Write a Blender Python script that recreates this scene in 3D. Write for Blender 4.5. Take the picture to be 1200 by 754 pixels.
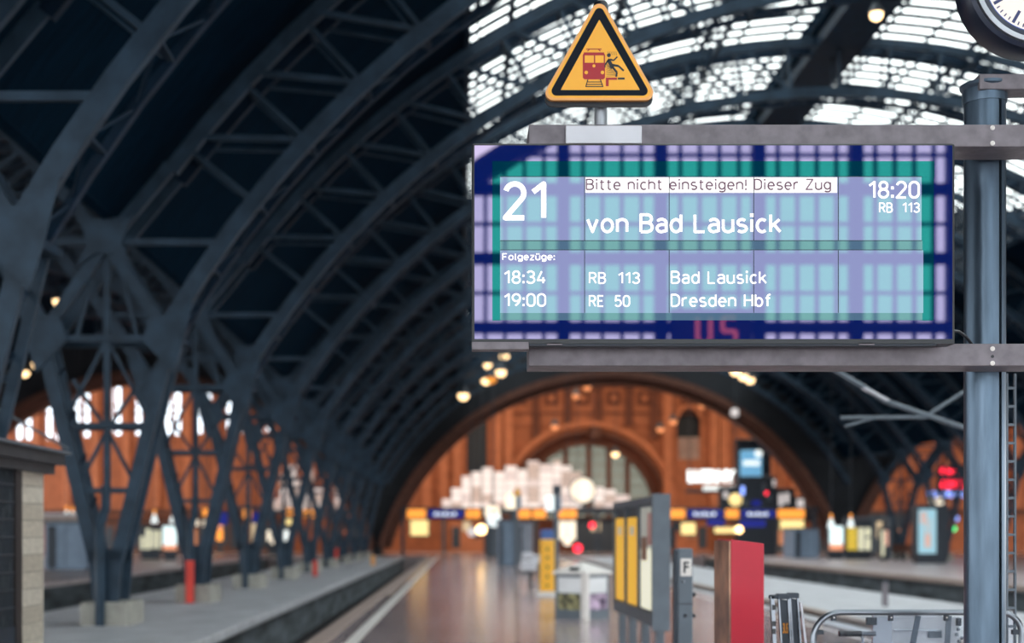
import bpy, bmesh, math, random
from mathutils import Vector, Matrix
random.seed(7)
for o in list(bpy.data.objects): bpy.data.objects.remove(o)
sc = bpy.context.scene; COL = sc.collection

# ------------------------------------------------------------------ camera, sky, lights, exposure
F = 1200*50/36.0; VX, HY, EYE = 540.0, 625.0, 1.65
cam_d = bpy.data.cameras.new('camera'); cam = bpy.data.objects.new('camera', cam_d); COL.objects.link(cam)
cam.location = (0, 0, EYE); cam.rotation_euler = (math.pi/2, 0, 0)
cam_d.lens = 50; cam_d.sensor_width = 36; cam_d.sensor_fit = 'HORIZONTAL'
cam_d.shift_x = (600-VX)/1200; cam_d.shift_y = (HY-377)/1200
cam_d.clip_start = .1; cam_d.clip_end = 600
cam_d.dof.use_dof = True; cam_d.dof.focus_distance = 7.15; cam_d.dof.aperture_fstop = 1.3
sc.camera = cam
w = bpy.data.worlds.new('world'); sc.world = w; w.use_nodes = True
bg = w.node_tree.nodes['Background']; bg.inputs[0].default_value = (.94, .98, 1.0, 1); bg.inputs[1].default_value = 4.8
sc.view_settings.view_transform = 'Standard'; sc.view_settings.look = 'None'
sc.view_settings.exposure = 0; sc.view_settings.gamma = 1
try: sc.view_settings.use_curve_mapping = False
except Exception: pass
def area(name, loc, rot, sx, sy, e, col):
    l = bpy.data.lights.new(name, 'AREA'); l.shape = 'RECTANGLE'; l.size = sx; l.size_y = sy; l.energy = e; l.color = col
    o = bpy.data.objects.new(name, l); COL.objects.link(o); o.location = loc; o.rotation_euler = rot; return o
# warm electric lighting of the concourse hall beyond the tracks
for ax, lk in ((-28, .6), (4, 1), (36, .8)):
    area('concourse_light', (ax, 113, 19.5), (math.radians(38), 0, 0), 26, 2.5, 2900*lk, (1, .80, .60))
    area('concourse_light', (ax, 112, 5.5), (math.radians(72), 0, 0), 26, 1.2, 900*lk, (1, .80, .60))

# ------------------------------------------------------------------ helpers
def U(px, py, z): return Vector(((px-VX)*z/F, z, EYE+(HY-py)*z/F))
def ux(px, z): return (px-VX)*z/F
def uz(py, z): return EYE+(HY-py)*z/F
class MB:
    def __init__(s): s.v = []; s.f = []; s.m = []; s.mi = 0
    def raw(s, vs, fs):
        b = len(s.v); s.v += [tuple(v) for v in vs]
        for f in fs: s.f.append([i+b for i in f]); s.m.append(s.mi)
    def hexa(s, p): s.raw(p, [(0,3,2,1),(4,5,6,7),(0,1,5,4),(1,2,6,5),(2,3,7,6),(3,0,4,7)])
    def box(s, x0, x1, y0, y1, z0, z1):
        s.hexa([(x0,y0,z0),(x1,y0,z0),(x1,y1,z0),(x0,y1,z0),(x0,y0,z1),(x1,y0,z1),(x1,y1,z1),(x0,y1,z1)]); return s
    def cbox(s, x0, x1, y0, y1, z0, z1, c=.01):     # box with chamfered upright and top edges
        xs=[(x0+c,y0),(x1-c,y0),(x1,y0+c),(x1,y1-c),(x1-c,y1),(x0+c,y1),(x0,y1-c),(x0,y0+c)]
        cx,cy=(x0+x1)/2,(y0+y1)/2
        fx=1-2*c/max(x1-x0,1e-6); fy=1-2*c/max(y1-y0,1e-6)
        vs=[(x,y,z0) for x,y in xs]+[(x,y,z1-c) for x,y in xs]+[(cx+(x-cx)*fx,cy+(y-cy)*fy,z1) for x,y in xs]
        fs=[tuple(range(7,-1,-1)),tuple(range(16,24))]
        for k in (0,8):
            for i in range(8): fs.append((k+i,k+(i+1)%8,k+8+(i+1)%8,k+8+i))
        s.raw(vs,fs); return s
    def beam(s, p, q, w, d, up=(0,1,0)):             # w across, d along 'up'
        p = Vector(p); q = Vector(q); t = (q-p).normalized(); u = Vector(up)
        n = t.cross(u)
        if n.length < 1e-4: n = t.orthogonal()
        n.normalize(); u = n.cross(t).normalized(); a = n*w/2; b = u*d/2
        s.hexa([p-a-b, p+a-b, p+a+b, p-a+b, q-a-b, q+a-b, q+a+b, q-a+b]); return s
    def tube(s, pts, r, n=10, caps=True):
        pts = [Vector(p) for p in pts]; rings = []
        t0 = (pts[1]-pts[0]).normalized(); nrm = t0.orthogonal().normalized()
        for i, p in enumerate(pts):
            t = ((pts[min(i+1, len(pts)-1)]-pts[max(i-1, 0)])).normalized()
            nrm = (nrm-t*nrm.dot(t)).normalized(); bn = t.cross(nrm)
            rr = r[i] if isinstance(r, (list, tuple)) else r
            rings.append([p+(nrm*math.cos(2*math.pi*k/n)+bn*math.sin(2*math.pi*k/n))*rr for k in range(n)])
        vs = [v for g in rings for v in g]; fs = []
        for i in range(len(rings)-1):
            for k in range(n): fs.append((i*n+k, i*n+(k+1)%n, (i+1)*n+(k+1)%n, (i+1)*n+k))
        if caps: fs += [tuple(range(n-1, -1, -1)), tuple(range((len(rings)-1)*n, len(rings)*n))]
        s.raw(vs, fs); return s
    def lathe(s, c, prof, n=24, axis='Z', caps=True):          # prof [(r, h)]
        pts=[]
        for r, h in prof:
            for k in range(n):
                a = 2*math.pi*k/n; x, y = r*math.cos(a), r*math.sin(a)
                pts.append((c[0]+x, c[1]+y, c[2]+h) if axis == 'Z' else (c[0]+x, c[1]-h, c[2]+y))
        fs=[]
        for i in range(len(prof)-1):
            for k in range(n): fs.append((i*n+k, i*n+(k+1)%n, (i+1)*n+(k+1)%n, (i+1)*n+k))
        if caps: fs += [tuple(range(n-1,-1,-1)), tuple(range((len(prof)-1)*n, len(prof)*n))]
        s.raw(pts, fs); return s
    def prism(s, poly, y0, y1):                      # poly in (x,z), extruded along y
        n = len(poly); vs = [(x, y0, z) for x, z in poly]+[(x, y1, z) for x, z in poly]
        fs = [tuple(range(n)), tuple(range(2*n-1, n-1, -1))]+[((i+1)%n, i, n+i, n+(i+1)%n) for i in range(n)]
        s.raw(vs, fs); return s
    def arc(s, cx, cz, r0, r1, a0, a1, y0, y1, n=24):   # curved bar, angle from vertical, in xz
        vs = []
        for i in range(n+1):
            a = a0+(a1-a0)*i/n; sx, cc = math.sin(a), math.cos(a)
            vs += [(cx+r0*sx, y0, cz+r0*cc), (cx+r1*sx, y0, cz+r1*cc), (cx+r1*sx, y1, cz+r1*cc), (cx+r0*sx, y1, cz+r0*cc)]
        fs = [(0,1,2,3), (4*n+3,4*n+2,4*n+1,4*n)]
        for i in range(n):
            for k in range(4): fs.append((4*i+k, 4*i+4+k, 4*i+4+(k+1)%4, 4*i+(k+1)%4))
        s.raw(vs, fs); return s
    def sphere(s, c, r, n=10, sz=1):
        prof = [(r*math.sin(math.pi*i/(n)), -r*sz*math.cos(math.pi*i/n)) for i in range(1, n)]
        return s.lathe(c, prof, 12)
    def build(s, name, mats, parent=None, smooth=False, bevel=0):
        off = root_of(parent)
        me = bpy.data.meshes.new(name)
        me.from_pydata([(v[0]-off[0], v[1]-off[1], v[2]-off[2]) for v in s.v], [], s.f)
        if not isinstance(mats, (list, tuple)): mats = [mats]
        for m in mats: me.materials.append(m)
        if len(mats) > 1: me.polygons.foreach_set('material_index', s.m)
        bm = bmesh.new(); bm.from_mesh(me); bmesh.ops.recalc_face_normals(bm, faces=bm.faces); bm.to_mesh(me); bm.free()
        if smooth:
            me.polygons.foreach_set('use_smooth', [True]*len(me.polygons))
            try: me.set_sharp_from_angle(angle=math.radians(40))
            except Exception: pass
        o = bpy.data.objects.new(name, me); COL.objects.link(o)
        if parent: o.parent = parent
        if bevel:
            b = o.modifiers.new('bevel', 'BEVEL'); b.width = bevel; b.segments = 2; b.limit_method = 'ANGLE'
        return o
def root_of(p):
    off = Vector((0, 0, 0))
    while p is not None: off = off+p.location; p = p.parent
    return off
def thing(name, loc, label, cat, group=None):
    o = bpy.data.objects.new(name, None); COL.objects.link(o); o.location = loc; o.empty_display_size = .2
    o['label'] = label; o['category'] = cat
    if group: o['group'] = group
    return o
def struct(o): o['kind'] = 'structure'; return o
def sroot(name, loc=(0,0,0)): o = bpy.data.objects.new(name, None); COL.objects.link(o); o.location = loc; return struct(o)
def tag(o, label, cat, group=None):
    o['label'] = label; o['category'] = cat
    if group: o['group'] = group
    return o
def inst(o, parent, loc):
    c = o.copy(); COL.objects.link(c); c.parent = parent; c.location = loc; return c
KIDS = {}
def copy_tree(root, loc, label):
    r = root.copy(); COL.objects.link(r); r.location = loc; r['label'] = label
    for ch in root.children:
        c = ch.copy(); COL.objects.link(c); c.parent = r
        for g in ch.children:
            d = g.copy(); COL.objects.link(d); d.parent = c
    return r

# ------------------------------------------------------------------ materials
def srgb(c):
    return tuple(((x/255)/12.92 if x/255 <= .04045 else ((x/255+.055)/1.055)**2.4) for x in c)
def mat(name, col, rough=.6, metal=0, var=.12, scale=3, bump=0, stretch=(1,1,1), spec=.5, col2=None):
    m = bpy.data.materials.new(name); m.use_nodes = True; nt = m.node_tree; b = nt.nodes['Principled BSDF']
    b.inputs['Roughness'].default_value = rough; b.inputs['Metallic'].default_value = metal
    b.inputs['Specular IOR Level'].default_value = spec
    tc = nt.nodes.new('ShaderNodeTexCoord'); mp = nt.nodes.new('ShaderNodeMapping'); mp.inputs['Scale'].default_value = stretch
    n = nt.nodes.new('ShaderNodeTexNoise'); n.inputs['Scale'].default_value = scale; n.inputs['Detail'].default_value = 6
    nt.links.new(tc.outputs['Object'], mp.inputs[0]); nt.links.new(mp.outputs[0], n.inputs['Vector'])
    r = nt.nodes.new('ShaderNodeValToRGB'); c = srgb(col)
    c2 = srgb(col2) if col2 else None
    r.color_ramp.elements[0].position = .35; r.color_ramp.elements[1].position = .65
    r.color_ramp.elements[0].color = ([x*(1-var) for x in c]+[1]) if not c2 else (list(c2)+[1])
    r.color_ramp.elements[1].color = [min(1, x*(1+var)) for x in c]+[1] if not c2 else (list(c)+[1])
    nt.links.new(n.outputs[0], r.inputs[0]); nt.links.new(r.outputs[0], b.inputs['Base Color'])
    if bump:
        bp = nt.nodes.new('ShaderNodeBump'); bp.inputs['Strength'].default_value = bump; bp.inputs['Distance'].default_value = .02
        nt.links.new(n.outputs[0], bp.inputs['Height']); nt.links.new(bp.outputs[0], b.inputs['Normal'])
    return m
def emit(name, col, s):
    m = bpy.data.materials.new(name); m.use_nodes = True; b = m.node_tree.nodes['Principled BSDF']
    b.inputs['Base Color'].default_value = (*[x*.5 for x in srgb(col)], 1)
    b.inputs['Emission Color'].default_value = (*srgb(col), 1); b.inputs['Emission Strength'].default_value = s; return m
def glass(name, col, refl=.06, rough=.03, trans=.92):
    m = bpy.data.materials.new(name); m.use_nodes = True; nt = m.node_tree; nt.nodes.clear()
    out = nt.nodes.new('ShaderNodeOutputMaterial'); mx = nt.nodes.new('ShaderNodeMixShader'); mx.inputs[0].default_value = refl
    t = nt.nodes.new('ShaderNodeBsdfTransparent'); t.inputs[0].default_value = (*[x*trans for x in col], 1)
    g = nt.nodes.new('ShaderNodeBsdfGlossy'); g.inputs['Roughness'].default_value = rough
    nt.links.new(t.outputs[0], mx.inputs[1]); nt.links.new(g.outputs[0], mx.inputs[2]); nt.links.new(mx.outputs[0], out.inputs[0]); return m
def coated(name, refl, em, es=1.0, rough=.012):       # display front: tinted reflective coating over a backlit layer
    m = bpy.data.materials.new(name); m.use_nodes = True; nt = m.node_tree; nt.nodes.clear()
    out = nt.nodes.new('ShaderNodeOutputMaterial'); ad = nt.nodes.new('ShaderNodeAddShader')
    e = nt.nodes.new('ShaderNodeEmission'); e.inputs[0].default_value = (*srgb(em), 1); e.inputs[1].default_value = es
    g = nt.nodes.new('ShaderNodeBsdfGlossy'); g.inputs['Color'].default_value = (*refl, 1); g.inputs['Roughness'].default_value = rough
    nt.links.new(g.outputs[0], ad.inputs[0]); nt.links.new(e.outputs[0], ad.inputs[1]); nt.links.new(ad.outputs[0], out.inputs[0]); return m

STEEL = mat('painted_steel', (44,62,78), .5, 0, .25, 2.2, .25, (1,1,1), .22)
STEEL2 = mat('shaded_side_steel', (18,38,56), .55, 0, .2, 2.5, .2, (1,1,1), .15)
DECK = mat('roof_boards', (3,25,40), .9, 0, .25, 1.5, .3, (1,6,1), .04)
GALV = mat('galvanised_steel', (116,110,116), .5, .35, .16, 14, .12, (1,1,1))
POST = mat('grey_post_paint', (84,100,116), .32, .75, .18, 6, .06, (3,3,.4))
PLATE = mat('light_plate', (205,205,212), .4, .2, .04, 5)
BLACK = mat('black_plastic', (12,18,28), .35, 0, .1, 5)
PAVE3 = mat('outer_paving', (206,194,196), .35, 0, .14, .6, .03)
PAVE = mat('platform_paving', (170,153,154), .16, 0, .16, .5, .02, (1,.35,1), .7)
PAVE2 = mat('asphalt_platform', (190,192,198), .55, 0, .14, 1.2, .1)
WHITE = mat('white_paint', (225,220,216), .5, 0, .05, 6)
EDGE = mat('edge_stone', (168,150,142), .55, 0, .15, 2, .1)
SOFFIT = mat('old_concrete_side', (92,100,106), .8, 0, .5, 1.3, .3, (.4,.4,2))
BALLAST = mat('dark_ballast', (26,30,36), .9, 0, .4, 14, .6)
RAIL = mat('rusty_rail', (96,70,64), .35, .7, .2, 8)
SLEEP = mat('sleeper_wood', (40,38,40), .9, 0, .3, 5, .3)
PLINTH = mat('plinth_concrete', (158,156,148), .8, 0, .15, 4, .2)
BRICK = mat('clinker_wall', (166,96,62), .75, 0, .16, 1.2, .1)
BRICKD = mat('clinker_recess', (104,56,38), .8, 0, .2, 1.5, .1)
BRICKL = mat('clinker_moulding', (188,112,74), .7, 0, .12, 1.5, .1)
ENDW = mat('dark_end_wall', (30,34,40), .85, 0, .2, 1, .2)
BROWN = mat('dark_brown_moulding', (92,54,40), .7, 0, .2, 2, .1)
TILE = [mat('cream_tile', c, .4, 0, .12, 7, .06, (1,1,3)) for c in ((186,178,164),(176,168,154),(194,187,174))]
ROOFM = mat('dark_roof_edge', (46,46,52), .6, 0, .2, 4, .1)
YELLOW = mat('signal_yellow', (250,184,40), .35, 0, .03, 4)
SIGNY = mat('sign_yellow', (248,176,44), .3, 0, .03, 3)
SIGNO = mat('sign_orange_rim', (240,170,96), .35, 0, .04, 3)
RED = mat('red_enamel', (196,24,52), .4, 0, .06, 3)
RED2 = mat('red_paint', (214,54,38), .5, 0, .1, 3)
DRED = mat('dark_red_print', (168,14,32), .4, 0, .03, 3)
GREY = mat('grey_casing', (92,102,112), .45, .2, .1, 4)
BLUEG = mat('bluegrey_casing', (128,148,170), .5, 0, .1, 2)
DGREY = mat('dark_grey_casing', (52,60,70), .5, .2, .12, 4)
BRONZE = mat('bronze_side', (214,160,130), .3, .35, .25, 2.2, .05, (1,1,1.2), col2=(84,52,46))  # pale and dark mottling puts the metal's reflection into the colour
PAPER = mat('poster_paper', (232,230,218), .7, 0, .03, 3)
GLZ = glass('roof_glass', (.98,1,.99), .05)
PANE = glass('window_glass', (.92,.96,1), .06)
CHROME = mat('chrome', (128,134,142), .28, .9, .05, 4)
ALU = mat('brushed_aluminium', (168,172,178), .35, .7, .08, 12, .03, (1,12,1))
ACRYL = mat('pale_panel', (206,208,212), .3, 0, .05, 2)
ORANGE_L = emit('orange_light', (255,160,62), 1.15)
WARM_L = emit('warm_light', (255,212,150), 6)
WARMW = emit('warm_white_light', (255,240,215), 1.15)
COOLW = emit('cool_white_light', (240,250,250), 1.1)
YELL_L = emit('yellow_light', (255,226,150), 1.15)
BLUE_L = emit('blue_sign', (24,38,150), .6)
SKYB_L = emit('pale_blue_screen', (120,185,225), .8)
RED_L = emit('red_neon', (255,40,64), 3)
BLUEW_L = emit('blue_white_neon', (140,170,255), 2)
CPX = emit('cream_pane', (236,206,180), .8)
GREEN_L = emit('green_signal', (60,230,130), 3)
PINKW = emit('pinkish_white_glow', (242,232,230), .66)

def roof_h(x, y): return 25.5 if y > 108 else math.sqrt(21.05**2-(((x-11.27+17.61) % 35.22)-17.61)**2)-4.31
# ------------------------------------------------------------------ hall geometry
X0 = -6.34; PITCH = 35.22; ZK = lambda k: 25.8+8.48*k
CX, CZ, RI, RO, RS = 11.27, -4.31, 18.97, 20.75, 21.05
YW = 107.2                                            # end wall of the train shed
def cp(r, a, cx=CX): return (cx+r*math.sin(a), CZ+r*math.cos(a))
# floors -----------------------------------------------------------
def slab(x0, x1, y0, y1, m, side=SOFFIT, t=1.0):
    o = struct(MB().box(x0, x1, y0, y1, -.16, 0).build('floor', m))
    s = MB().box(x0+.12, x1-.12, y0, y1, -t, -.162).build('platform_side', side, o)
    return o
f_main = slab(-2.3, 6.9, -60, 101, PAVE)
f_left = slab(-8.6, -4.0, -60, 101, PAVE2)
f_far = slab(-46, -13.7, -60, 101, PAVE3)
f_mid = slab(7.48, 11.6, -60, 101, PAVE2)
f_right = slab(17.2, 60, -60, 101, PAVE3)
conc = struct(MB().box(-90, 100, 101, 140, -1.6, 0).build('floor', PAVE))
struct(MB().box(-90, 100, -90, 101, -1.25, -1.0).build('floor', BALLAST))
# painted line, tactile strip and edge kerbs on the main platform
struct(MB().box(-1.74, -1.54, 3, 101, .001, .004).build('trim_1', WHITE))
struct(MB().box(6.2, 6.28, 3, 101, .001, .004).build('trim_2', WHITE))
def kerbs(x0, x1, y0, y1, n, parent, m):
    L = (y1-y0)/n; b = MB().cbox(x0, x1, y0+.01, y0+L-.01, -.14, .012, .008).build('kerb_stone', m, parent)
    for i in range(1, n): inst(b, parent, (0, i*L, 0))
kerbs(-2.32, -2.0, 16, 100, 84, f_main, EDGE)
kerbs(6.62, 6.92, 16, 100, 84, f_main, PAVE2)
kerbs(-4.3, -3.98, 16, 100, 60, f_left, PAVE2)
kerbs(-8.62, -8.3, 16, 100, 60, f_left, PAVE2)
kerbs(7.46, 7.7, 12, 100, 70, f_mid, EDGE)
kerbs(17.18, 17.5, 20, 100, 60, f_right, EDGE)
# pale strip beside the tactile kerb far down the platform
struct(MB().box(-1.99, -1.86, 38, 92, .001, .004).build('trim_3', EDGE))
tr_i = 0
def track(xc, gauge, y0, y1, label):
    t = thing('railway_track', (xc, y0, -1.0), label, 'track')
    for s in (-1, 1):
        m = MB(); x = xc+s*gauge/2
        m.box(x-.06, x+.06, y0, y1, -.97, -.955); m.box(x-.012, x+.012, y0, y1, -.955, -.86); m.box(x-.035, x+.035, y0, y1, -.86, -.82)
        m.build('rail', RAIL, t)
    sl = MB().box(xc-gauge/2-.35, xc+gauge/2+.35, y0+.1, y0+.34, -1.0, -.965).build('sleeper', SLEEP, t)
    n = int((y1-y0)/.7)
    for i in range(1, min(n, 150)): inst(sl, t, (0, i*.7, 0))
    return t
track(-3.15, .75, 6, 98, 'narrow rusty track in the dark trench left of the tiled platform')
track(-11.15, 1.435, 12, 98, 'track in the wide trench behind the steel columns on the left')
track(14.4, 1.435, 6, 98, 'track in the wide dark trench to the right behind the luggage frame')

# roof arches ------------------------------------------------------
A_S = math.radians(60.1); NI = 28; DA = 2*A_S/NI
def bracing_nodes(i): return -A_S+i*DA
def joint(mb, a, b, w, y, d): mb.beam((a[0], y, a[1]), (b[0], y, b[1]), w, d)
def make_arch(cx, yk, label, group, a0=-A_S, a1=A_S, joined=False, ao=math.radians(52.9)):
    t = thing('roof_arch', (cx, yk, 0), label, 'roof arch', group)
    oa0, oa1 = max(a0, -ao), min(a1, ao)
    n = 36
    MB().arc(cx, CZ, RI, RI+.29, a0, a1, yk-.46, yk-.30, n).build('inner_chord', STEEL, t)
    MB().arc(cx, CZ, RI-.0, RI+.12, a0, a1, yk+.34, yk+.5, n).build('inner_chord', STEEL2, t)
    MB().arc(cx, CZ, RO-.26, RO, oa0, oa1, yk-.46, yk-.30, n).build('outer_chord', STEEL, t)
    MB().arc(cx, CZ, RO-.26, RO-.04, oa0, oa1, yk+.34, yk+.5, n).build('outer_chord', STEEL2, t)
    lac = MB(); J = MB()
    for i in range(0, NI+1):
        a = bracing_nodes(i)
        if a < a0-1e-3 or a > a1+1e-3: continue
        s = -1 if a < 0 else 1
        ii = cp(RI+.17, a, cx); oo = cp(RO-.15, a, cx); ob = cp(RO-.15, a+s*DA*.82, cx)
        for y, d in ((yk-.38, .1), (yk+.42, .07)):
            for nm, p, q, ang, wd in (('diagonal', ii, oo, a, .085), ('strut', ii, ob, a+s*DA*.82, .095)):
                if abs(ang) > ao: continue
                if joined: joint(J, p, q, wd, y, d)
                else: m = MB(); joint(m, p, q, wd if y < yk else wd*.6, y, d); m.build(nm, STEEL, t)
        # lacing between front and rear inner chords
        p = cp(RI+.04, a, cx); q = cp(RI+.04, a+DA/2, cx); r = cp(RI+.04, a+DA, cx)
        lac.beam((p[0], yk-.38, p[1]), (p[0], yk+.42, p[1]), .1, .05, (0,0,1))
        if a+DA <= a1+1e-3:
            lac.beam((p[0], yk-.38, p[1]), (q[0], yk+.42, q[1]), .05, .03, (0,0,1))
            lac.beam((q[0], yk+.42, q[1]), (r[0], yk-.38, r[1]), .05, .03, (0,0,1))
            if abs(a) < ao:
                p2 = cp(RO-.25, a, cx); q2 = cp(RO-.25, a+DA, cx)
                lac.beam((p2[0], yk-.38, p2[1]), (p2[0], yk+.42, p2[1]), .08, .05, (0,0,1))
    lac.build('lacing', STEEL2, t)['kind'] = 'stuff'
    if joined: J.build('bracing', STEEL, t)['kind'] = 'stuff'
    return t
ordw = ['nearest','second','third','fourth','fifth','sixth','seventh','eighth','ninth','tenth','farthest']
g1 = 'curved lattice arches of the middle hall'
arch0 = make_arch(CX, ZK(-1), 'nearest grey riveted lattice arch, cut by the top left corner', g1)
for k in range(0, 10):
    copy_tree(arch0, (CX, ZK(k), 0), '%s grey lattice roof arch of the middle hall counted from the camera' % ordw[min(k+1, 10)])
copy_tree(arch0, (CX, ZK(-3), 0), 'grey lattice roof arch over the space behind the camera')
hl = make_arch(CX-PITCH, ZK(-1), 'nearest half arch of the left hall behind the columns', 'arches of the left hall', 0, A_S, True)
hr = make_arch(CX+PITCH, ZK(4), 'nearest arch half of the right hall behind the display post', 'arches of the right hall', -A_S, 0, True)
for k in range(0, 10):
    copy_tree(hl, (CX-PITCH, ZK(k), 0), '%s half arch of the left hall, seen through the columns' % ordw[min(k+1, 10)])
for k in range(5, 10):
    copy_tree(hr, (CX+PITCH, ZK(k), 0), '%s arch half of the right hall beyond the right columns' % ordw[k-4])

# valley columns ---------------------------------------------------
def make_column(xc, yk, label, group):
    t = thing('lattice_column', (xc, yk, 0), label, 'steel column', group)
    MB().cbox(xc-.43, xc+.43, yk-.55, yk+.75, 0, .42, .03).build('plinth', PLINTH, t)
    SX, SZ = 1.17, 5.13; NZ = 6.83
    for s in (-1, 1):
        for y, d, wd in ((yk-.38, .15, .23), (yk+.42, .1, .14)):
            m = MB(); m.beam((xc+s*.13, y, .42), (xc+s*.2, y, 1.35), .2, d); m.beam((xc+s*.19, y, 1.15), (xc+s*SX, y, SZ+.1), wd, d)
            m.build('leg', STEEL, t)
            m = MB(); m.beam((xc+s*SX, y, SZ), (xc, y, NZ), .21, d*.9); m.beam((xc, y, NZ), (xc-s*1.16, y, 8.22), .23, d*.9)
            m.build('crossing_member', STEEL, t)
        for y in (yk-.48,):
            MB().prism([(xc+s*(SX-.5), SZ-.05), (xc+s*(SX+.05), SZ-.62), (xc+s*(SX+.22), SZ-.1), (xc+s*(SX+.42), SZ+.75), (xc+s*(SX+.02), SZ+.38), (xc+s*(SX-.35), SZ+.42)], y-.02, y+.03).build('gusset_plate', STEEL, t)
    MB().prism([(xc-.5, NZ-.45), (xc-.16, NZ-.2), (xc+.16, NZ-.2), (xc+.5, NZ-.45), (xc+.3, NZ), (xc+.5, NZ+.5), (xc+.16, NZ+.42), (xc-.16, NZ+.42), (xc-.5, NZ+.5), (xc-.3, NZ)], yk-.52, yk-.46).build('gusset_plate', STEEL, t)
    MB().prism([(xc-.22, .42), (xc+.22, .42), (xc+.28, 1.05), (xc+.34, 1.5), (xc+.16, 1.38), (xc, 1.34), (xc-.16, 1.38), (xc-.34, 1.5), (xc-.28, 1.05)], yk-.44, yk-.4).build('foot_plate', STEEL, t)
    for h, wd in ((SZ, .12), (3.58, .09), (2.42, .08)):
        hw = .19+(SX-.19)*(h-1.15)/(SZ-1.15)
        m = MB()
        for y in (yk-.36, yk+.42): m.beam((xc-hw, y, h), (xc+hw, y, h), wd, .08, (0,1,0))
        m.build('tie', STEEL, t)
    m = MB().beam((xc, yk-.3, 2.42), (xc, yk-.3, NZ-.2), .11, .1); m.build('centre_post', STEEL, t)
    for s in (-1, 1):
        for (a, b, c, d) in ((0, SZ, .8, 3.58), (0, 3.5, .55, 2.42), (0, 3.5, .62, 4.4), (.55, SZ, .28, 6.2)):
            MB().beam((xc+s*a, yk-.3, b), (xc+s*c, yk-.3, d), .065, .06).build('brace', STEEL, t)
    for h in (1.9, 2.7, 3.5, 4.3):
        hw = .19+(SX-.19)*(h-1.15)/(SZ-1.15); m = MB()
        for s in (-1, 1): m.beam((xc+s*hw, yk-.38, h), (xc+s*hw, yk+.42, h+.4), .05, .03, (0,0,1))
        m.build('lacing', STEEL2, t)['kind'] = 'stuff'
    MB().tube([(xc-.05, yk-.62, .0), (xc-.05, yk-.62, 1.75), (xc, yk-.4, 2.1), (xc, yk-.36, 2.5)], .085, 10).build('downpipe', STEEL, t, True)
    m = MB()
    for s in (-1, 1): m.beam((xc+s*SX, yk-.38, SZ), (xc+s*(SX+.06), yk+.42, SZ), .3, .12, (0,0,1))
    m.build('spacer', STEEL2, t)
    m = MB().beam((xc-1.05, yk-.38, NZ+.02), (xc+1.95, yk-.38, NZ+.02), .11, .1).beam((xc-1.95, yk-.38, NZ+.02), (xc-1.0, yk-.38, NZ+.02), .11, .1)
    m.build('strut', STEEL, t)
    return t
col0 = make_column(X0, ZK(-1), 'huge nearest lattice column cut by the left edge, behind the tiled booth', 'lattice columns on the left platform')
lab = ['nearest whole V-shaped lattice column on a pale plinth on the left platform',
       'second V-shaped lattice column from the left, with red pipe at its foot'] + \
      ['%s V-shaped lattice column along the left platform' % w_ for w_ in ('third','fourth','fifth','sixth','seventh','eighth','ninth')]
cols = []
for k in range(0, 9):
    cols.append(copy_tree(col0, (X0, ZK(k), 0), lab[k]))
for k in range(2, 9):
    c = copy_tree(col0, (X0+PITCH, ZK(k), 0), '%s V-shaped lattice column on the right platform' % ordw[k-2])
    c['group'] = 'lattice columns on the right platform'
MB().box(X0-.13, X0+.05, ZK(1)-.84, ZK(1)-.72, 0, 1.0).build('foot_pipe_cover', RED2, cols[1])['label'] = 'red pipe cover'

# roof skin --------------------------------------------------------
roof = sroot('ceiling')
def deck(cx, a0, a1, y0=-28, y1=YW, n=20): return MB().arc(cx, CZ, RS, RS+.15, a0, a1, y0, y1, n).build('roof_deck', DECK, roof)
aL = math.asin((.1-CX)/RS); aE = math.asin((X0-CX)/RS); aR = -aL; RW = .85/RS
deck(CX, aE, aL); deck(CX, aR, -aE)
MB().arc(CX, CZ, RS-.25, RS+.2, -RW, RW, -28, YW, 4).build('ridge_deck', DECK, roof)
for s in (-1, 1):
    MB().arc(CX+s*PITCH, CZ, RS, RS+.15, aE, -aE, -28, YW, 40).build('roof_deck', DECK, roof)
STEP = 8.48/12; y_a = ZK(0)
mL = MB().arc(CX, CZ, RS, RS+.07, aL, -RW, y_a-.11, y_a+.11, 14).build('glazing_bar', DECK, roof)
mR = MB().arc(CX, CZ, RS, RS+.07, RW, aR, y_a-.11, y_a+.11, 14).build('glazing_bar', DECK, roof)
gL = MB().arc(CX, CZ, RS+.02, RS+.03, aL, -RW, y_a+.112, y_a+STEP-.112, 14).build('glass_strip', GLZ, roof)
gR = MB().arc(CX, CZ, RS+.02, RS+.03, RW, aR, y_a+.112, y_a+STEP-.112, 14).build('glass_strip', GLZ, roof)
for i in range(1, int((YW-y_a)/STEP)):
    for o in (mL, mR, gL, gR): inst(o, roof, (0, i*STEP, 0))
m = MB(); g = MB(); y = y_a-STEP
while y > -28:
    for a, b in ((aL, -RW), (RW, aR)):
        m.arc(CX, CZ, RS, RS+.07, a, b, y-.08, y+.08, 10); g.arc(CX, CZ, RS+.02, RS+.03, a, b, y+.09, y+STEP-.09, 10)
    y -= STEP
m.build('glazing_bars_behind_camera', DECK, roof)['kind'] = 'stuff'; g.build('glass_behind_camera', GLZ, roof)['kind'] = 'stuff'
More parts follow.
